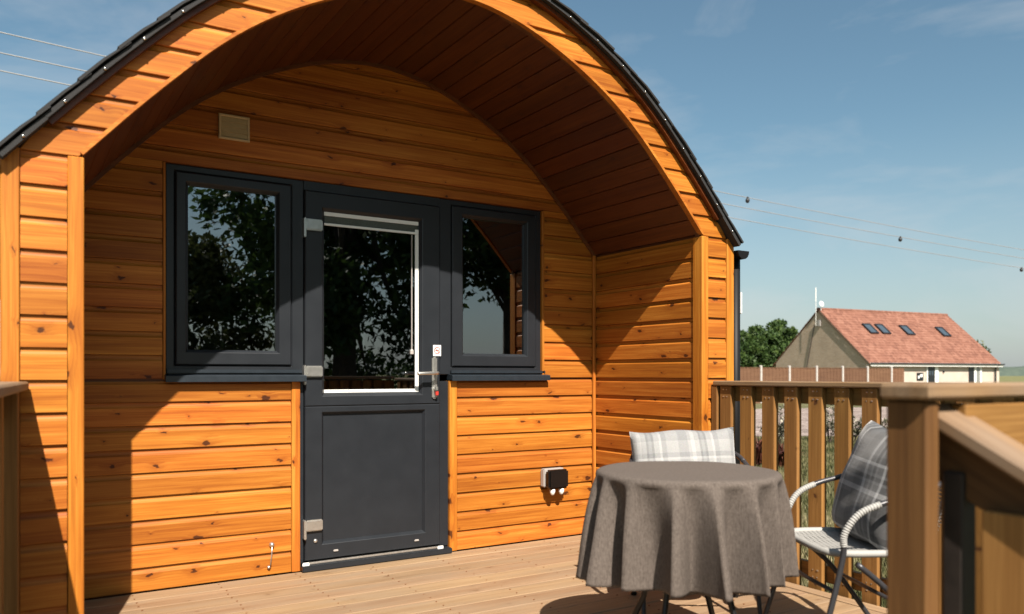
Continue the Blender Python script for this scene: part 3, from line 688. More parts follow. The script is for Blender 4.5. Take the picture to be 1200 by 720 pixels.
# ================================================================== table, chairs, cushions
TX, TY, TZ, TR = 2.112, 2.165, .716, .330
tb = thing('bistro_table', 'round bistro table on thin black metal legs, hidden under the grey cloth', 'table', (TX, TY, 0))
MB().lathe([(TR-.012, TZ-.022), (TR-.004, TZ-.020), (TR-.004, TZ-.004), (TR-.010, TZ-.002)], 40, Matrix.Translation((TX, TY, 0))).ob('table_top', M['table_metal'], tb)
for k in range(4):
    a = R(20+90*k); ca, sa = math.cos(a), math.sin(a)
    pts = [(TX+ca*r_, TY+sa*r_, z) for r_, z in ((.26, TZ-.024), (.25, .55), (.18, .40), (.15, .33), (.18, .22), (.25, .08), (.285, .008))]
    MB().tube(pts, .0115, 8).ob('leg', M['table_metal'], tb, smooth=True)
MB().tube([(TX+math.cos(R(q))*.15, TY+math.sin(R(q))*.15, .33) for q in range(0, 361, 15)], .008, 6).ob('leg_ring', M['table_metal'], tb, smooth=True)
# draped cloth
NT, NS = 288, 34
V = []; F = []
folds = []; q = 0
while q < 2*math.pi-.22:
    wd = random.uniform(.27, .50); folds.append((q, wd, random.uniform(.6, 1.25))); q += wd
tot = q
def fold(th):
    u = (th % (2*math.pi))*tot/(2*math.pi)
    for q0, wd, am in folds:
        if q0 <= u < q0+wd:
            f = (u-q0)/wd; return am*(abs(2*f-1)**1.25)
    return 1.0
FV = np.array([fold(2*math.pi*k/NT) for k in range(NT)]); 
FV = FV/FV.max(); FV = FV*FV*(3-2*FV)*1.1
for _ in range(3): FV = .25*np.roll(FV, 1)+.5*FV+.25*np.roll(FV, -1)
FD = -np.gradient(FV); FD = FD/np.abs(FD).max(); FD = np.abs(FD)
low = np.array([math.sin(2*(2*math.pi*k/NT)+.6)*.5+math.sin(3*(2*math.pi*k/NT)+2.)*.4 for k in range(NT)])
prf = [(0.0, 0), (.10, 0), (.2, 0), (.28, 0), (TR-.02, 0), (TR-.006, -.0015), (TR+.002, -.008), (TR+.005, -.018)]
V.append((0, 0, .002))
rows = []
for r_, dz in prf[1:]:
    rows.append([(r_*math.cos(2*math.pi*k/NT), r_*math.sin(2*math.pi*k/NT), dz+.0012*math.sin(5*k*2*math.pi/NT)*(r_/TR)) for k in range(NT)])
for s in range(1, NS+1):
    f = s/NS; row = []
    for k in range(NT):
        th = 2*math.pi*k/NT; g = f**.66
        rad = TR+.004 + (-.066+.160*FV[k])*g + .018*f*low[k]*.6 + .004*math.sin(9*th+f*5)*f
        tw = f**.8*(.07*FD[k] + .045*math.sin(4*th+1)*FV[k])
        drop = .018 + f*(.368 - .016*FV[k]*f + .022*low[k])
        row.append((rad*math.cos(th+tw), rad*math.sin(th+tw), -drop))
    rows.append(row)
for row in rows: V += row
for k in range(NT): F.append((0, 1+k, 1+(k+1) % NT))
for i in range(len(rows)-1):
    for k in range(NT):
        k2 = (k+1) % NT; F.append((1+i*NT+k, 1+(i+1)*NT+k, 1+(i+1)*NT+k2, 1+i*NT+k2))
tc_ = obj('tablecloth', V, F, M['cloth'], None, Matrix.Translation((TX, TY, TZ+.002)) @ Matrix.Rotation(R(150), 4, 'Z'), smooth=True)
md = tc_.modifiers.new('thick', 'SOLIDIFY'); md.thickness = .0025; md.offset = -1
tag(tc_, 'grey brown linen cloth hanging in deep folds over the round table', 'tablecloth')
def bez(pts, n=8):
    """Catmull-Rom through the given points"""
    p = [Vector(q) for q in pts]; o = []
    for i in range(len(p)-1):
        a, b, c, d_ = p[max(i-1, 0)], p[i], p[i+1], p[min(i+2, len(p)-1)]
        for k in range(n):
            t = k/n; o.append(.5*((2*b)+(c-a)*t+(2*a-5*b+4*c-d_)*t*t+(3*b-a-3*c+d_)*t**3))
    o.append(p[-1]); return o
def chair(label):
    t = thing('garden_chair', label, 'chair', (0, 0, 0), 0, 'wicker bistro chairs at the round table')
    SZ = .430
    # seat: rim and cross strands
    rim = []
    for k in range(48):
        a = 2*math.pi*k/48; c, s = math.cos(a), math.sin(a); e = .42
        x = .215*math.copysign(abs(c)**e, c); y = .205*math.copysign(abs(s)**e, s); rim.append((x, y, SZ-.012*(1 if y > .1 else 0)*0 - .018*(y > 0)*(y/.2)))
    rim.append(rim[0])
    MB().tube(rim, .0135, 8, cap=False).ob('seat_rim', M['wrap'], t, smooth=True)
    sm = MB(); n = 44
    for k in range(n):
        y = -.195+.39*k/(n-1); hw = .215*(1-abs(y/.205)**(2/.42))**(.21)
        pts = [(x*hw, y, SZ-.018*(y > 0)*(y/.2)-.014*(1-x*x)+.0016*math.sin(9*x+k*math.pi)) for x in np.linspace(-1, 1, 9)]
        sm.tube(pts, .0049, 5, cap=False)
    for k in range(13):
        x = -.18+.03*k; sm.tube([(x, y, SZ-.018*(y > 0)*(y/.2)-.014*(1-(x/.215)**2)-.001) for y in np.linspace(-.195, .195, 8)], .003, 4, cap=False)
    sm.ob('woven_seat', M['wrap'], t, smooth=True)
    hoop = []
    for s in (-1, 1):
        base = [(s*.243, -.285, .006), (s*.240, -.215, .22), (s*.240, -.165, .425), (s*.246, -.163, .505), (s*.256, -.115, .578), (s*.264, -.030, .617), (s*.268, .060, .640), (s*.262, .130, .662)]
        p = bez(base, 8); MB().tube(p, .0105, 10).ob('leg', M['dark_metal'], t, smooth=True)
        w0 = [q for q in p if q.z > .462 and q.y < -.035]
        wr_ = MB(); dist = 0; wp = []; rr = []
        fine = bez([tuple(q) for q in w0[::2]], 24)
        for i, q in enumerate(fine): wp.append(q); rr.append(.0120+.0010*math.sin(i*.62))
        wr_.tube(wp, rr, 10).ob('arm_wrap', M['wrap'], t, smooth=True)
        MB().tube(bez([(s*.243, -.115, .40), (s*.243, .03, .27), (s*.243, .225, .006)], 5), .0105, 8).ob('leg', M['dark_metal'], t, smooth=True)
        MB().lathe([(.014, .0), (.015, .012), (.012, .02)], 10, Matrix.Translation((s*.243, -.284, .0))).ob('foot_cap', M['black'], t)
        MB().lathe([(.014, .0), (.015, .012), (.012, .02)], 10, Matrix.Translation((s*.243, .225, .0))).ob('foot_cap', M['black'], t)
    hp_ = bez([(-.262, .130, .662), (-.235, .215, .690), (-.15, .262, .722), (0, .278, .735), (.15, .262, .722), (.235, .215, .690), (.262, .130, .662)], 8)
    MB().tube(hp_, .0115, 10).ob('back_hoop', M['dark_metal'], t, smooth=True)
    bk = MB()
    for k in range(22):
        z = .445+.27*k/21; f = k/21; yb = .195+.07*f; hw = .19+.01*f
        bk.tube([(x*hw, yb+.012*(1-x*x), z+.018*f*(1-x*x)) for x in np.linspace(-1, 1, 7)], .0049, 5, cap=False)
    for x in (-.17, -.085, 0, .085, .17): bk.tube([(x, .19, .42), (x, .235, .58), (x, .268, .728-abs(x)*.05)], .006, 5)
    bk.ob('woven_back', M['wrap'], t, smooth=True)
    MB().tube([(-.243, -.19, .30), (0, -.19, .295), (.243, -.19, .30)], .008, 8).ob('stretcher', M['dark_metal'], t, smooth=True)
    MB().tube([(-.243, .05, .25), (.243, .05, .25)], .008, 8).ob('stretcher', M['dark_metal'], t, smooth=True)
    return t
def place(t, x, y, rz):
    t.matrix_local = Matrix.Translation((x, y, 0)) @ Matrix.Rotation(rz, 4, 'Z')
def dup(t, label):
    r = t.copy(); COL.objects.link(r); r['label'] = label
    for ch in t.children:
        c = ch.copy(); COL.objects.link(c); c.parent = r
        for g in ch.children: d_ = g.copy(); COL.objects.link(d_); d_.parent = c
    return r
c1 = chair('wicker seated garden chair with a dark tartan cushion, beside the near post')
c2 = dup(c1, 'garden chair behind the table with a pale checked cushion, by the pod side wall')
C1 = (2.748, 1.913, R(-118.4)); C2 = (2.628, 2.662, R(-35.8))
place(c1, *C1); place(c2, *C2)
def cushion(w, h, t, mat, name, n=22, sag=0):
    V = []; F = []
    for sd in (1, -1):
        for j in range(n+1):
            for i in range(n+1):
                u = -1+2*i/n; v = -1+2*j/n
                pin = 1-.09*(abs(v)**2.2)*(1-abs(u)**6) ; pin2 = 1-.10*(abs(u)**2.2)*(1-abs(v)**6)
                x = u*w/2*(1-.03*(1-abs(v)**2)*abs(u)**3) ; z = v*h/2*(1-.035*(1-abs(u)**2)*abs(v)**3)
                th = t/2*max(0, (1-abs(u)**3.2)*(1-abs(v)**3.2))**.45
                th *= 1-.10*v+.05*math.sin(3.1*u+1.7*v+sag)+.04*math.sin(7*v-3*u)
                V.append((x, sd*th, z + .006*math.sin(5*u+sag)))
    m = (n+1)**2
    for sd in (0, 1):
        for j in range(n):
            for i in range(n):
                a = sd*m+j*(n+1)+i; q = (a, a+1, a+n+2, a+n+1); F.append(q if sd == 0 else q[::-1])
    me = mesh(name, V, F, mat, True); bm = bmesh.new(); bm.from_mesh(me); bmesh.ops.remove_doubles(bm, verts=bm.verts, dist=.0008); bmesh.ops.recalc_face_normals(bm, faces=bm.faces); bm.to_mesh(me); bm.free()
    me.polygons.foreach_set('use_smooth', [True]*len(me.polygons)); return me
def on_chair(C, me, name, y, z, tilt, yaw=0, roll=0):
    return put(name, me, None, Matrix.Translation((C[0], C[1], 0)) @ Matrix.Rotation(C[2]+yaw, 4, 'Z') @ Matrix.Translation((0, y, z)) @ Matrix.Rotation(tilt, 4, 'X') @ Matrix.Rotation(roll, 4, 'Y'))
u1 = on_chair(C1, cushion(.47, .46, .19, M['plaid_dark'], 'cushion'), 'cushion', .105, .640, R(-17), 0, R(4))
tag(u1, 'dark grey tartan cushion propped on the chair beside the near post', 'cushion', 'checked cushions on the chairs')
u2 = on_chair(C2, cushion(.50, .42, .14, M['plaid_pale'], 'cushion', sag=2), 'cushion', .115, .603, R(-12), R(6), R(-2))
tag(u2, 'pale grey and white checked cushion on the chair behind the table', 'cushion', 'checked cushions on the chairs')

# ================================================================== house, fence and garden beyond
def brick_mat():
    m, nt, b = newmat('grey_brown_brick'); t = nd(nt, 'TexCoord'); mp_ = nd(nt, 'Mapping'); mp_.inputs['Rotation'].default_value = (R(90), 0, 0)
    nt.links.new(t.outputs['Object'], mp_.inputs[0])
    bt = nd(nt, 'TexBrick'); bt.inputs['Color1'].default_value = (.32, .215, .14, 1); bt.inputs['Color2'].default_value = (.43, .30, .205, 1); bt.inputs['Mortar'].default_value = (.46, .40, .33, 1)
    bt.inputs['Scale'].default_value = 1; bt.inputs['Mortar Size'].default_value = .012; bt.inputs['Brick Width'].default_value = .225; bt.inputs['Row Height'].default_value = .075
    sx = nd(nt, 'SeparateXYZ'); nt.links.new(t.outputs['Object'], sx.inputs[0]); cb = nd(nt, 'CombineXYZ'); nt.links.new(sx.outputs[1], cb.inputs[0]); nt.links.new(sx.outputs[2], cb.inputs[1]); nt.links.new(cb.outputs[0], bt.inputs['Vector'])
    n = nd(nt, 'TexNoise'); n.inputs['Scale'].default_value = .9; n.inputs['Detail'].default_value = 6; nt.links.new(t.outputs['Object'], n.inputs['Vector'])
    nt.links.new(mixc(nt, .2, bt.outputs[0], n.outputs[0], 'OVERLAY'), b.inputs['Base Color']); b.inputs['Roughness'].default_value = .9
    bump(nt, b, bt.outputs['Fac'], -.3, .01); return m
M['brick'] = brick_mat()
def tile_mat():
    m, nt, b = newmat('red_clay_tile'); t = nd(nt, 'TexCoord')
    vo = nd(nt, 'TexVoronoi'); vo.inputs['Scale'].default_value = 1; mp_ = nd(nt, 'Mapping'); mp_.inputs['Scale'].default_value = (4.0, 3.1, 3.1); nt.links.new(t.outputs['Object'], mp_.inputs[0]); nt.links.new(mp_.outputs[0], vo.inputs['Vector'])
    n = nd(nt, 'TexNoise'); n.inputs['Scale'].default_value = .7; n.inputs['Detail'].default_value = 7; nt.links.new(t.outputs['Object'], n.inputs['Vector'])
    sc = nd(nt, 'SeparateColor'); nt.links.new(vo.outputs['Color'], sc.inputs[0])
    s = math_(nt, 'ADD', math_(nt, 'MULTIPLY', sc.outputs[0], .55), math_(nt, 'MULTIPLY', n.outputs[0], .45))
    r = ramp(nt, [(.2, (.135, .052, .032)), (.5, (.185, .076, .048)), (.8, (.235, .108, .072))]); nt.links.new(s, r.inputs[0]); nt.links.new(r.outputs[0], b.inputs['Base Color']); b.inputs['Roughness'].default_value = .85
    return m
M['tile'] = tile_mat()
M['render'] = plain('cream_render', (.46, .385, .325), .9, noise=.1, nscale=1.2)
M['wpaint'] = plain('white_paint', (.78, .77, .74), .6)
M['hdark'] = plain('dark_house_joinery', (.012, .014, .018), .3)
M['sglass'] = plain('skylight_glass', (.05, .07, .09), .15, spec=.5)
# local frame: x along the long wall (away to the right), y into the house, z up; origin at the near corner
hd = (RT*.9035+FW*.4286).normalized(); hn = (FW*.9035-RT*.4286).normalized()
h0 = P(26.5, 59.8)
HM = Matrix((hd, hn, Vector((0, 0, 1)))).transposed().to_4x4(); HM.translation = h0
house = bpy.data.objects.new('brick_house', None); link(house, None, HM)
tag(house, 'low house with a red tiled roof, brick gable and cream front beyond the garden fence', 'house')
HL, HW, HE, HR = 15.2, 9.4, 2.50, 6.70
def hob(mb, name, mat, par=None, smooth=False): return mb.ob(name, mat, par or house, HM, smooth)
g = MB(); pg = [(0, 0), (HW, 0), (HW, HE), (HW/2, HR-.12), (0, HE)]
for x0, x1 in ((0, .3), (HL-.3, HL)):
    g = MB(); g.add([(x, y, z) for x in (x0, x1) for y, z in pg], [(0,1,2,3,4), (9,8,7,6,5)]+[(i, (i+1) % 5, 5+(i+1) % 5, 5+i) for i in range(5)]); hob(g, 'gable_wall', M['brick'])

wl_ = MB(); wl_.box(.301, HL-.301, .02, .3, 0, HE-.05); wl_.box(.301, HL-.301, HW-.3, HW-.02, 0, HE-.05); hob(wl_, 'front_wall', M['render'])
cr_ = MB(); cr_.box(-.004, .30, -.012, -.002, .0, HE-.02); 
sl_h = math.atan2(HR-HE, HW/2); ln = math.hypot(HR-HE, HW/2)
rfm = MB()
# tiled slopes with stepped courses
for side in (0, 1):
    nrow = 21
    for k in range(nrow):
        a, b = k/nrow, (k+1)/nrow
        def pt(f, up):
            f2 = -.07+1.07*f; y = f2*HW/2; z = HE+f2*(HR-HE)+up
            return (y if side == 0 else HW-y, z)
        y0, z0 = pt(a, .10); y1, z1 = pt(b, .06); yb0_, zb0 = pt(a, .02); yb1_, zb1 = pt(b, .02)
        j = random.uniform(-.015, .015)
        rfm.add([(x, y, z) for x in (-.06+j, HL+.06+j) for y, z in ((y0, z0), (y1, z1), (yb1_, zb1), (yb0_, zb0))], [(0,1,2,3),(7,6,5,4),(0,4,5,1),(2,6,7,3),(0,3,7,4),(1,5,6,2)])
hroof = hob(rfm, 'roof', M['tile'])
rt_ = MB()
for k in range(34): x = -.12+k*.452; rt_.tube([(x, HW/2, HR+.03), (x+.44, HW/2, HR+.025)], .13, 8)
hob(rt_, 'ridge_tiles', M['tile'], hroof)
fb = MB(); fb.box(-.05, HL+.05, -.36, -.30, HE-.36, HE-.10); hob(fb, 'fascia', M['wpaint'])
sf = MB(); sf.box(-.04, HL+.04, -.29, .019, HE-.30, HE-.26); hob(sf, 'soffit', M['wpaint'])
hg = MB(); hg.tube([(-.1, -.43, HE-.16), (HL+.1, -.43, HE-.16)], .055, 8); gut = hob(hg, 'gutter', M['hdark'])
dpm = MB(); dpm.tube([(HL-.55, -.40, HE-.2), (HL-.55, -.10, HE-.5), (HL-.55, -.10, 0)], .05, 8); hob(dpm, 'downpipe', M['hdark'])
cb_ = MB(); cb_.box(HL-.30, HL+.02, -.03, .30, 0, HE-.06); hob(cb_, 'corner_pier', M['render'])
for dx_ in (0.32,):
    vb = MB(); vb.add([(-.085, y, z) for y, z in ((-.33, HE-.20), (HW/2, HR-.02), (HW/2, HR-.22), (-.33, HE-.38))]+[(-.055, y, z) for y, z in ((-.33, HE-.20), (HW/2, HR-.02), (HW/2, HR-.22), (-.33, HE-.38))], [(0,1,2,3),(7,6,5,4),(0,4,5,1),(1,5,6,2),(2,6,7,3),(3,7,4,0)])
    hob(vb, 'verge_board', plain('verge_timber', (.13, .085, .055), .8), hroof)
def slope_M(x, f):                                    # frame on the front slope: x along, y up the slope, z out
    y = f*HW/2; z = HE+f*(HR-HE)+.10
    c, s = math.cos(sl_h), math.sin(sl_h)
    return HM @ Matrix.Translation((x, y, z)) @ Matrix.Rotation(sl_h, 4, 'X')
for x, f in ((3.55, .60), (4.95, .60), (7.75, .595), (12.05, .585)):
    sk_ = MB(); 
    ring = [[(a, b, z) for a, b in ((-w, -h), (w, -h), (w, h), (-w, h))] for w, h, z in ((.45, .60, 0), (.45, .60, .12), (.36, .51, .12), (.36, .51, .07))]
    sk_.loops(ring); s_ = sk_.ob('skylight', M['hdark'], hroof, slope_M(x, f))
# glazing of the skylights as its own parts of the house
for x, f in ((3.55, .60), (4.95, .60), (7.75, .595), (12.05, .585)):
    MB().box(-.36, .36, -.51, .51, .06, .072).ob('skylight_pane', M['sglass'], hroof, slope_M(x, f))
def on_front(name, x0, x1, z0, z1, mat, dep=.05, par=None):
    m_ = MB(); m_.box(x0, x1, .02-dep, .019, z0, z1, .01 if dep > .03 else 0); return hob(m_, name, mat, par)
dd_ = on_front('door', 6.55, 7.35, .05, 2.08, M['hdark'], .06)
for x in (6.72, 7.02): on_front('door_light', x, x+.16, 1.45, 1.85, M['sglass'], .066, dd_)
on_front('door_frame', 6.42, 6.54, .02, 2.16, M['wpaint'], .09); on_front('door_frame', 7.36, 7.75, .02, 2.16, M['wpaint'], .09)
on_front('notice_board', 5.35, 6.05, 1.05, 1.65, M['hdark'], .07)
on_front('notice_paper', 5.42, 5.62, 1.2, 1.42, M['wpaint'], .075); on_front('notice_paper', 5.68, 5.95, 1.3, 1.55, M['wpaint'], .075)
wd_ = on_front('window', 11.45, 12.05, .6, 2.10, M['hdark'], .05); on_front('window_frame', 12.06, 12.30, .55, 2.12, M['wpaint'], .09)
on_front('pane', 12.31, 12.75, .6, 2.10, plain('house_pane', (.20, .21, .20), .1, spec=1), .05); on_front('window_frame', 12.76, 12.98, .55, 2.12, M['wpaint'], .09)
on_front('window', 2.25, 3.15, 1.2, 2.0, M['hdark'], .05); on_front('window_frame', 2.62, 2.74, 1.2, 2.02, M['wpaint'], .08)
on_front('wall_lamp', 8.35, 8.47, 1.65, 1.80, M['hdark'], .10)
an = MB(); an.tube([(-.3, HW/2, HR-1.3), (-.3, HW/2, HR+.9)], .018, 6); an.tube([(-.31, HW/2, HR+.6), (-.31, HW/2, HR+1.75)], .034, 6); hob(an, 'aerial', M['wpaint'])
ds = MB(); ds.lathe([(.02, .07), (.12, .05), (.22, 0), (.225, .01), (.12, .062), (.02, .082)], 16, Matrix.Translation((-.05, HW/2-.35, HR+.42)) @ Matrix.Rotation(R(75), 4, 'X')); ds.tube([(-.05, HW/2-.3, HR-.1), (-.05, HW/2-.3, HR+.42)], .02, 6); hob(ds, 'satellite_dish', M['wpaint'])
bx = MB(); bx.box(-.12, -.01, HW/2-.25, HW/2+.05, HR-1.35, HR-.85, .02); hob(bx, 'junction_box', M['grey_pl'])
MB().tube([(-.06, 6.4, .1), (-.06, 5.8, 2.5), (-.06, 5.1, HR-1.2)], .03, 6).ob('cable', M['hdark'], house, HM)

# --- panel fence with concrete posts
M['fence'] = wood('fence_timber', (.085, .040, .020), (.125, .062, .032), (.17, .09, .048), rough=.85, knots=.1, var=.3)
M['conc'] = plain('concrete', (.42, .39, .36), .9, noise=.15, nscale=8)
fz0 = 42.0; q0 = .0492; fp = 42*q0
fdir = (RT*.0435+FW*.0231).normalized(); f0 = P(.3102*fz0, fz0)
fence = thing('panel_fence', 'brown wooden panel fence with pale concrete posts in front of the house', 'fence', tuple(f0))
fside = Vector((-fdir.y, fdir.x, 0))
for k in range(-4, 6):
    a = f0+fdir*(k*fp)
    plank('concrete_post', fence, M['conc'], a, (0, 0, 1), fdir, 1.99, .12, .12, .015)
    Lp = fp-.13 if k < 5 else fp*.52
    st = a+fdir*.065
    pmz = MB(); nbd = 15 if k < 5 else 8; bwid = Lp/nbd
    for i in range(nbd):
        zt = 1.86+random.uniform(-.008, .008); yo = .012*(i % 2); pmz.box(i*bwid-.004, (i+1)*bwid+.004, -.010+yo, .004+yo, .14, zt)
    pmz.box(0, Lp, -.03, .03, .0, .139); pmz.box(0, Lp, -.022, .034, 1.861, 1.89)
    MM = Matrix((fdir, fside, Vector((0, 0, 1)))).transposed().to_4x4(); MM.translation = st
    pmz.ob('fence_panel', M['fence'], fence, MM)

# --- trees
def leaf_mat(name, c1, c2, c3):
    m, nt, b = newmat(name); oi = nd(nt, 'TexCoord'); n = nd(nt, 'TexNoise'); n.inputs['Scale'].default_value = 1.1; n.inputs['Detail'].default_value = 3
    wn = nd(nt, 'TexWhiteNoise'); geo = nd(nt, 'NewGeometry')
    nt.links.new(oi.outputs['Object'], n.inputs['Vector'])
    s = math_(nt, 'ADD', math_(nt, 'MULTIPLY', n.outputs[0], .7), math_(nt, 'MULTIPLY', geo.outputs['Random Per Island'], .3))
    r = ramp(nt, [(.3, c1), (.5, c2), (.72, c3)]); nt.links.new(s, r.inputs[0]); nt.links.new(r.outputs[0], b.inputs['Base Color']); b.inputs['Roughness'].default_value = .55; b.inputs['Specular IOR Level'].default_value = .3
    tl = nd(nt, 'BsdfTranslucent'); nt.links.new(r.outputs[0], tl.inputs[0]); ms = nd(nt, 'MixShader'); ms.inputs[0].default_value = .25
    nt.links.new(b.outputs[0], ms.inputs[1]); nt.links.new(tl.outputs[0], ms.inputs[2]); nt.links.new(ms.outputs[0], nt.nodes['Material Output'].inputs[0]); return m
M['leaf'] = leaf_mat('leaf_green', (.022, .045, .012), (.045, .085, .02), (.085, .13, .03))
M['leaf2'] = leaf_mat('leaf_olive', (.03, .04, .012), (.06, .075, .022), (.12, .13, .04))
M['bark'] = plain('bark', (.075, .055, .04), .95, noise=.4, nscale=12, b_=.8, bs=30)
def leaves(clumps, per, size):
    """small folded leaf faces scattered through the clumps (centre, radius)"""
    c = np.repeat(np.array([q[0] for q in clumps]), per, axis=0); r_ = np.repeat(np.array([q[1] for q in clumps]), per)
    d_ = rng.normal(size=c.shape); d_ /= np.linalg.norm(d_, axis=1)[:, None]
    p = c + d_*(r_*rng.random(len(c))**.45)[:, None]*np.array([1, 1, .8])
    a = rng.normal(size=p.shape)+d_*.5; a /= np.linalg.norm(a, axis=1)[:, None]
    b = np.cross(a, rng.normal(size=p.shape)); b /= np.linalg.norm(b, axis=1)[:, None]
    s = size*(.6+.8*rng.random(len(p)))[:, None]
    V_ = np.stack([p-a*s, p+b*s*.45, p+a*s, p-b*s*.45], 1).reshape(-1, 3)
    n = len(p); F_ = np.arange(4*n).reshape(n, 4)
    return V_, F_
def leaf_mesh(name, V_, F_, mat):
    me = bpy.data.meshes.new(name); n = len(F_); me.vertices.add(len(V_)); me.vertices.foreach_set('co', V_.ravel().astype('f'))
    me.loops.add(F_.size); me.loops.foreach_set('vertex_index', F_.ravel().astype('i')); me.polygons.add(n)
    me.polygons.foreach_set('loop_start', np.arange(0, F_.size, F_.shape[1], dtype='i')); me.polygons.foreach_set('loop_total', np.full(n, F_.shape[1], dtype='i'))
    me.update(calc_edges=True); me.materials.append(mat); return me
def tree(loc, h, cr_, nclump, per, size, label, mat='leaf', trunk=.0, base=.18, group=None, ell=1.0):
    t = thing('tree', label, 'tree', tuple(loc), 0, group)
    tk = MB(); tr_ = trunk or h*.028; clumps = []
    top_ = Vector((random.uniform(-.3, .3), random.uniform(-.3, .3), h*.8))
    tk.tube([(0, 0, -.1), (0, 0, h*.15), tuple(top_*.5), tuple(top_)], [tr_*1.35, tr_, tr_*.7, tr_*.2], 8)
    cz = h*(base+1)/2; hh = h*(1-base)/2
    for k in range(nclump):
        while True:
            u = Vector((random.uniform(-1, 1), random.uniform(-1, 1), random.uniform(-1, 1)))
            if .25 < u.length < 1: break
        taper = 1-.35*max(0, u.z); c = Vector((u.x*cr_*ell*taper, u.y*cr_*taper, cz+u.z*hh)); rr = cr_*random.uniform(.20, .36)
        clumps.append((tuple(c), rr))
        if k % 3 == 0:
            s0_ = top_*random.uniform(.3, .85); tk.tube([tuple(s0_), tuple((s0_+c)/2+Vector((0, 0, -.05*h))), tuple(c)], [tr_*.35, tr_*.22, tr_*.06], 5)
    TM = Matrix.Translation(loc)
    tk.ob('trunk', M['bark'], t, TM)
    V_, F_ = leaves(clumps, per, size)
    put('crown', leaf_mesh('crown', V_, F_, M[mat]), t, TM); return t
GT = 'trees beyond the fence'
tree(P(24.0, 78), 6.2, 2.5, 60, 330, .19, 'bushy green tree beside the pod corner, leftmost beyond the fence', group=GT, base=.02)
tree(P(27.8, 84), 7.0, 2.7, 60, 330, .20, 'green tree rising behind the left slope of the tiled roof', group=GT, base=.02)
tree(P(20.9, 74), 5.4, 2.4, 54, 320, .19, 'bushy green tree partly hidden behind the pod corner', group=GT, base=.02)
tree(P(47.3, 82), 5.0, 1.7, 22, 50, .15, 'thin leafed tree showing past the right end of the tiled roof', 'leaf2', group=GT, base=.05)
# garden trees behind the viewpoint, mirrored in the panes
GB = 'garden trees facing the pod'
tree(Vector((8.15, -13.5, GZ)), 12.5, 3.6, 90, 300, .13, 'tall leafy tree facing the left window', group=GB, base=.05)
tree(Vector((13.0, -12.2, GZ)), 12.8, 3.4, 90, 300, .13, 'high canopied dark tree facing the right window', group=GB, base=.285, trunk=.26)
tree(Vector((3.9, -14.5, GZ)), 5.4, 2.5, 50, 260, .11, 'olive green bushy tree facing the left window', 'leaf2', group=GB, base=.02)
tree(Vector((14.5, -20.0, GZ)), 2.3, 2.6, 40, 160, .10, 'low bushy tree on the far side of the garden', group=GB, base=.02, trunk=.06)
# --- low planting along the lawn edge
GP = 'low plants along the edge of the lawn'
M['bronze'] = leaf_mat('bronze_leaf', (.05, .016, .012), (.10, .03, .02), (.17, .07, .04))
M['twig'] = leaf_mat('twiggy_leaf', (.03, .034, .018), (.16, .15, .10), (.55, .52, .42))
def spiky(loc, h, n, mat, label, spread=.8, w=.018):
    V_ = []; F_ = []
    for k in range(n):
        a = random.uniform(0, 2*math.pi); lean = random.uniform(.05, spread); L_ = h*random.uniform(.6, 1.1); c, s = math.cos(a), math.sin(a)
        b = Vector((random.uniform(-.08, .08), random.uniform(-.08, .08), 0)); side = Vector((-s, c, 0))*w*random.uniform(.6, 1.2)
        m_ = b+Vector((c*lean*.4*L_, s*lean*.4*L_, L_*.6)); e = b+Vector((c*lean*L_, s*lean*L_, L_*(1-.35*lean)))
        i = len(V_); V_ += [b-side, b+side, m_+side*.9, m_-side*.9, e]; F_ += [(i, i+1, i+2, i+3), (i+3, i+2, i+4)]
    o = obj('garden_plant', V_, F_, mat, None, Matrix.Translation(loc)); return tag(o, label, 'plant', GP)
def onground(px_, py_):                              # ground spot from its bearing and distance
    dep = (H-GZ)*940/(py_-439); return P((px_-600)/940*dep, dep)
spiky(onground(887, 547), .62, 130, M['bronze'], 'bronze red spiky plant nearest the pod corner, seen through the railing', 1.25, .016)
spiky(onground(914, 548), .48, 110, M['bronze'], 'smaller bronze spiky plant right of the largest one, beyond the railing', 1.3, .016)
def shrub(loc, h, label):
    t = thing('garden_plant', label, 'plant', tuple(loc), 0, GP); TM = Matrix.Translation(loc); st_ = MB(); cl = []
    for k in range(16):
        a = random.uniform(0, 6.28); q = Vector((math.cos(a), math.sin(a), 0))*h*random.uniform(.15, .5) + Vector((0, 0, h*random.uniform(.5, 1)))
        st_.tube([(0, 0, 0), tuple(q*.5+Vector((0, 0, .05*h))), tuple(q)], [.008, .006, .003], 4); cl.append((tuple(q), h*.16)); cl.append((tuple(q*.6), h*.13))
    st_.ob('stem', M['bark'], t, TM); V_, F_ = leaves(cl, 22, .035); put('foliage', leaf_mesh('foliage', V_, F_, M['twig']), t, TM)
shrub(onground(909, 528), .85, 'pale speckled twiggy plant behind the bronze plants')
shrub(onground(972, 520), .80, 'pale speckled twiggy plant straight beyond the middle of the railing')
shrub(onground(1000, 521), .62, 'pale speckled twiggy plant beyond the dark tartan cushion')
shrub(onground(1034, 521), .55, 'small pale twiggy plant beside the near post')
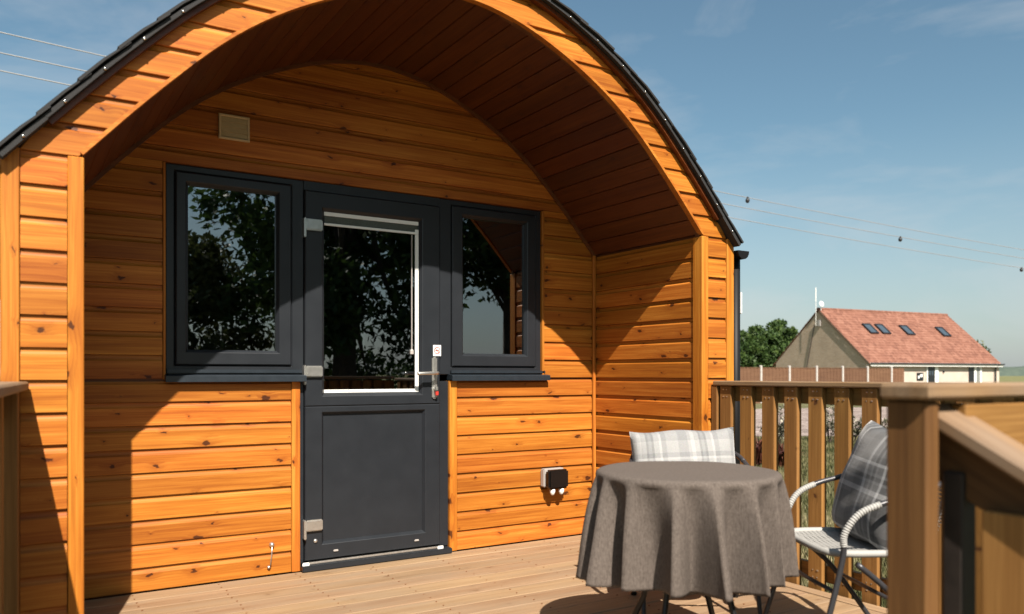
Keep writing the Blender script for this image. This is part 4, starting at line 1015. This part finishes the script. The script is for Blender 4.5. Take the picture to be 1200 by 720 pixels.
# grass blades on the part of the lawn that shows through the balusters
n = 70000
dep = 3.2+15.8*rng.random(n)**1.4; lat = dep*(.24+.34*rng.random(n))
base = np.array(RT)[None, :2]*lat[:, None]+np.array(FW)[None, :2]*dep[:, None]
ok = (base[:, 0] > 3.52); base = base[ok]; dep = dep[ok]; n = len(base)
a = rng.random(n)*2*np.pi; hgt = (.03+.035*rng.random(n))*(1+dep*.03); wdt = (.0035+.003*rng.random(n))*(1+dep*.09); ln_ = .03*rng.random(n); b2 = rng.random(n)*2*np.pi
z0 = np.full(n, GZ-.004)
V_ = np.stack([np.c_[base[:, 0]-np.cos(a)*wdt, base[:, 1]-np.sin(a)*wdt, z0], np.c_[base[:, 0]+np.cos(a)*wdt, base[:, 1]+np.sin(a)*wdt, z0], np.c_[base[:, 0]+np.cos(b2)*ln_, base[:, 1]+np.sin(b2)*ln_, z0+hgt]], 1).reshape(-1, 3)
M['blade'] = leaf_mat('grass_blade', (.045, .055, .02), (.12, .12, .05), (.33, .285, .165))
tag(put('grass', leaf_mesh('grass', V_, np.arange(3*n).reshape(n, 3), M['blade'])), kind='stuff')

# --- overhead wires with markers
M['wire'] = plain('pale_wire', (.24, .24, .24), .6)
M['wire2'] = plain('marker_black', (.02, .02, .022), .5)
YW = 25.0
def on_wire(x, y):
    v = FW + RT*((x-600)/940); t = YW/v.y; return Vector((v.x*t, YW, H+(439-y)/940*t))
def wire(ps, label):
    p = [on_wire(*q) for q in ps]; co = np.polyfit([q.x for q in p], [q.z for q in p], 2)
    pts = [(x, YW, float(np.polyval(co, x))) for x in np.linspace(-12, 75, 60)]
    o = MB().tube(pts, .017, 6).ob('overhead_wire', M['wire'], smooth=True); return tag(o, label, 'wire', 'overhead wires behind the pod'), co
_, wA = wire([(0, 38), (843, 225), (1200, 293)], 'topmost of the three overhead wires crossing behind the pod')
_, wB = wire([(0, 62), (853, 240), (1200, 303)], 'middle one of the three overhead wires behind the pod')
_, wC = wire([(0, 83), (860, 256), (1190, 313)], 'lowest of the three overhead wires crossing behind the pod')
for (px_, py_), co, lb in (((876, 230), wA, 'small dark marker on the topmost wire near the pod roof'), ((1055, 279), wB, 'small dark marker on the middle wire above the house'), ((1197, 314), wC, 'small dark marker on the lowest wire at the right edge')):
    q = on_wire(px_, py_); z = float(np.polyval(co, q.x))
    t = thing('wire_marker', lb, 'wire marker', (q.x, YW, z), 0, 'dark markers on the overhead wires')
    MB().lathe([(.02, .04), (.05, .02), (.05, -.03), (.03, -.05)], 10, Matrix.Translation((q.x, YW, z))).ob('clamp', M['wire2'], t)
    MB().lathe([(.03, -.04), (.08, -.06), (.10, -.14), (.07, -.22), (.02, -.25)], 12, Matrix.Translation((q.x, YW, z))).ob('disc', M['wire2'], t, smooth=True)
M['pole'] = plain('creosoted_pole', (.10, .07, .05), .9, noise=.3, nscale=6)
for x, lb in ((-12, 'wooden pole carrying the left ends of the overhead wires'), (75, 'wooden pole carrying the far right ends of the overhead wires')):
    zt = float(np.polyval(wA, x)); t = thing('utility_pole', lb, 'utility pole', (x, YW+.17, GZ), 0, 'utility poles carrying the wires')
    MB().tube([(x, YW+.17, GZ), (x, YW+.17, zt+.5)], [.15, .10], 10).ob('pole', M['pole'], t)
    for co in (wA, wB, wC):
        z = float(np.polyval(co, x)); MB().tube([(x, YW+.06, z), (x, YW-.03, z)], .04, 8).ob('insulator', M['grey_pl'], t)
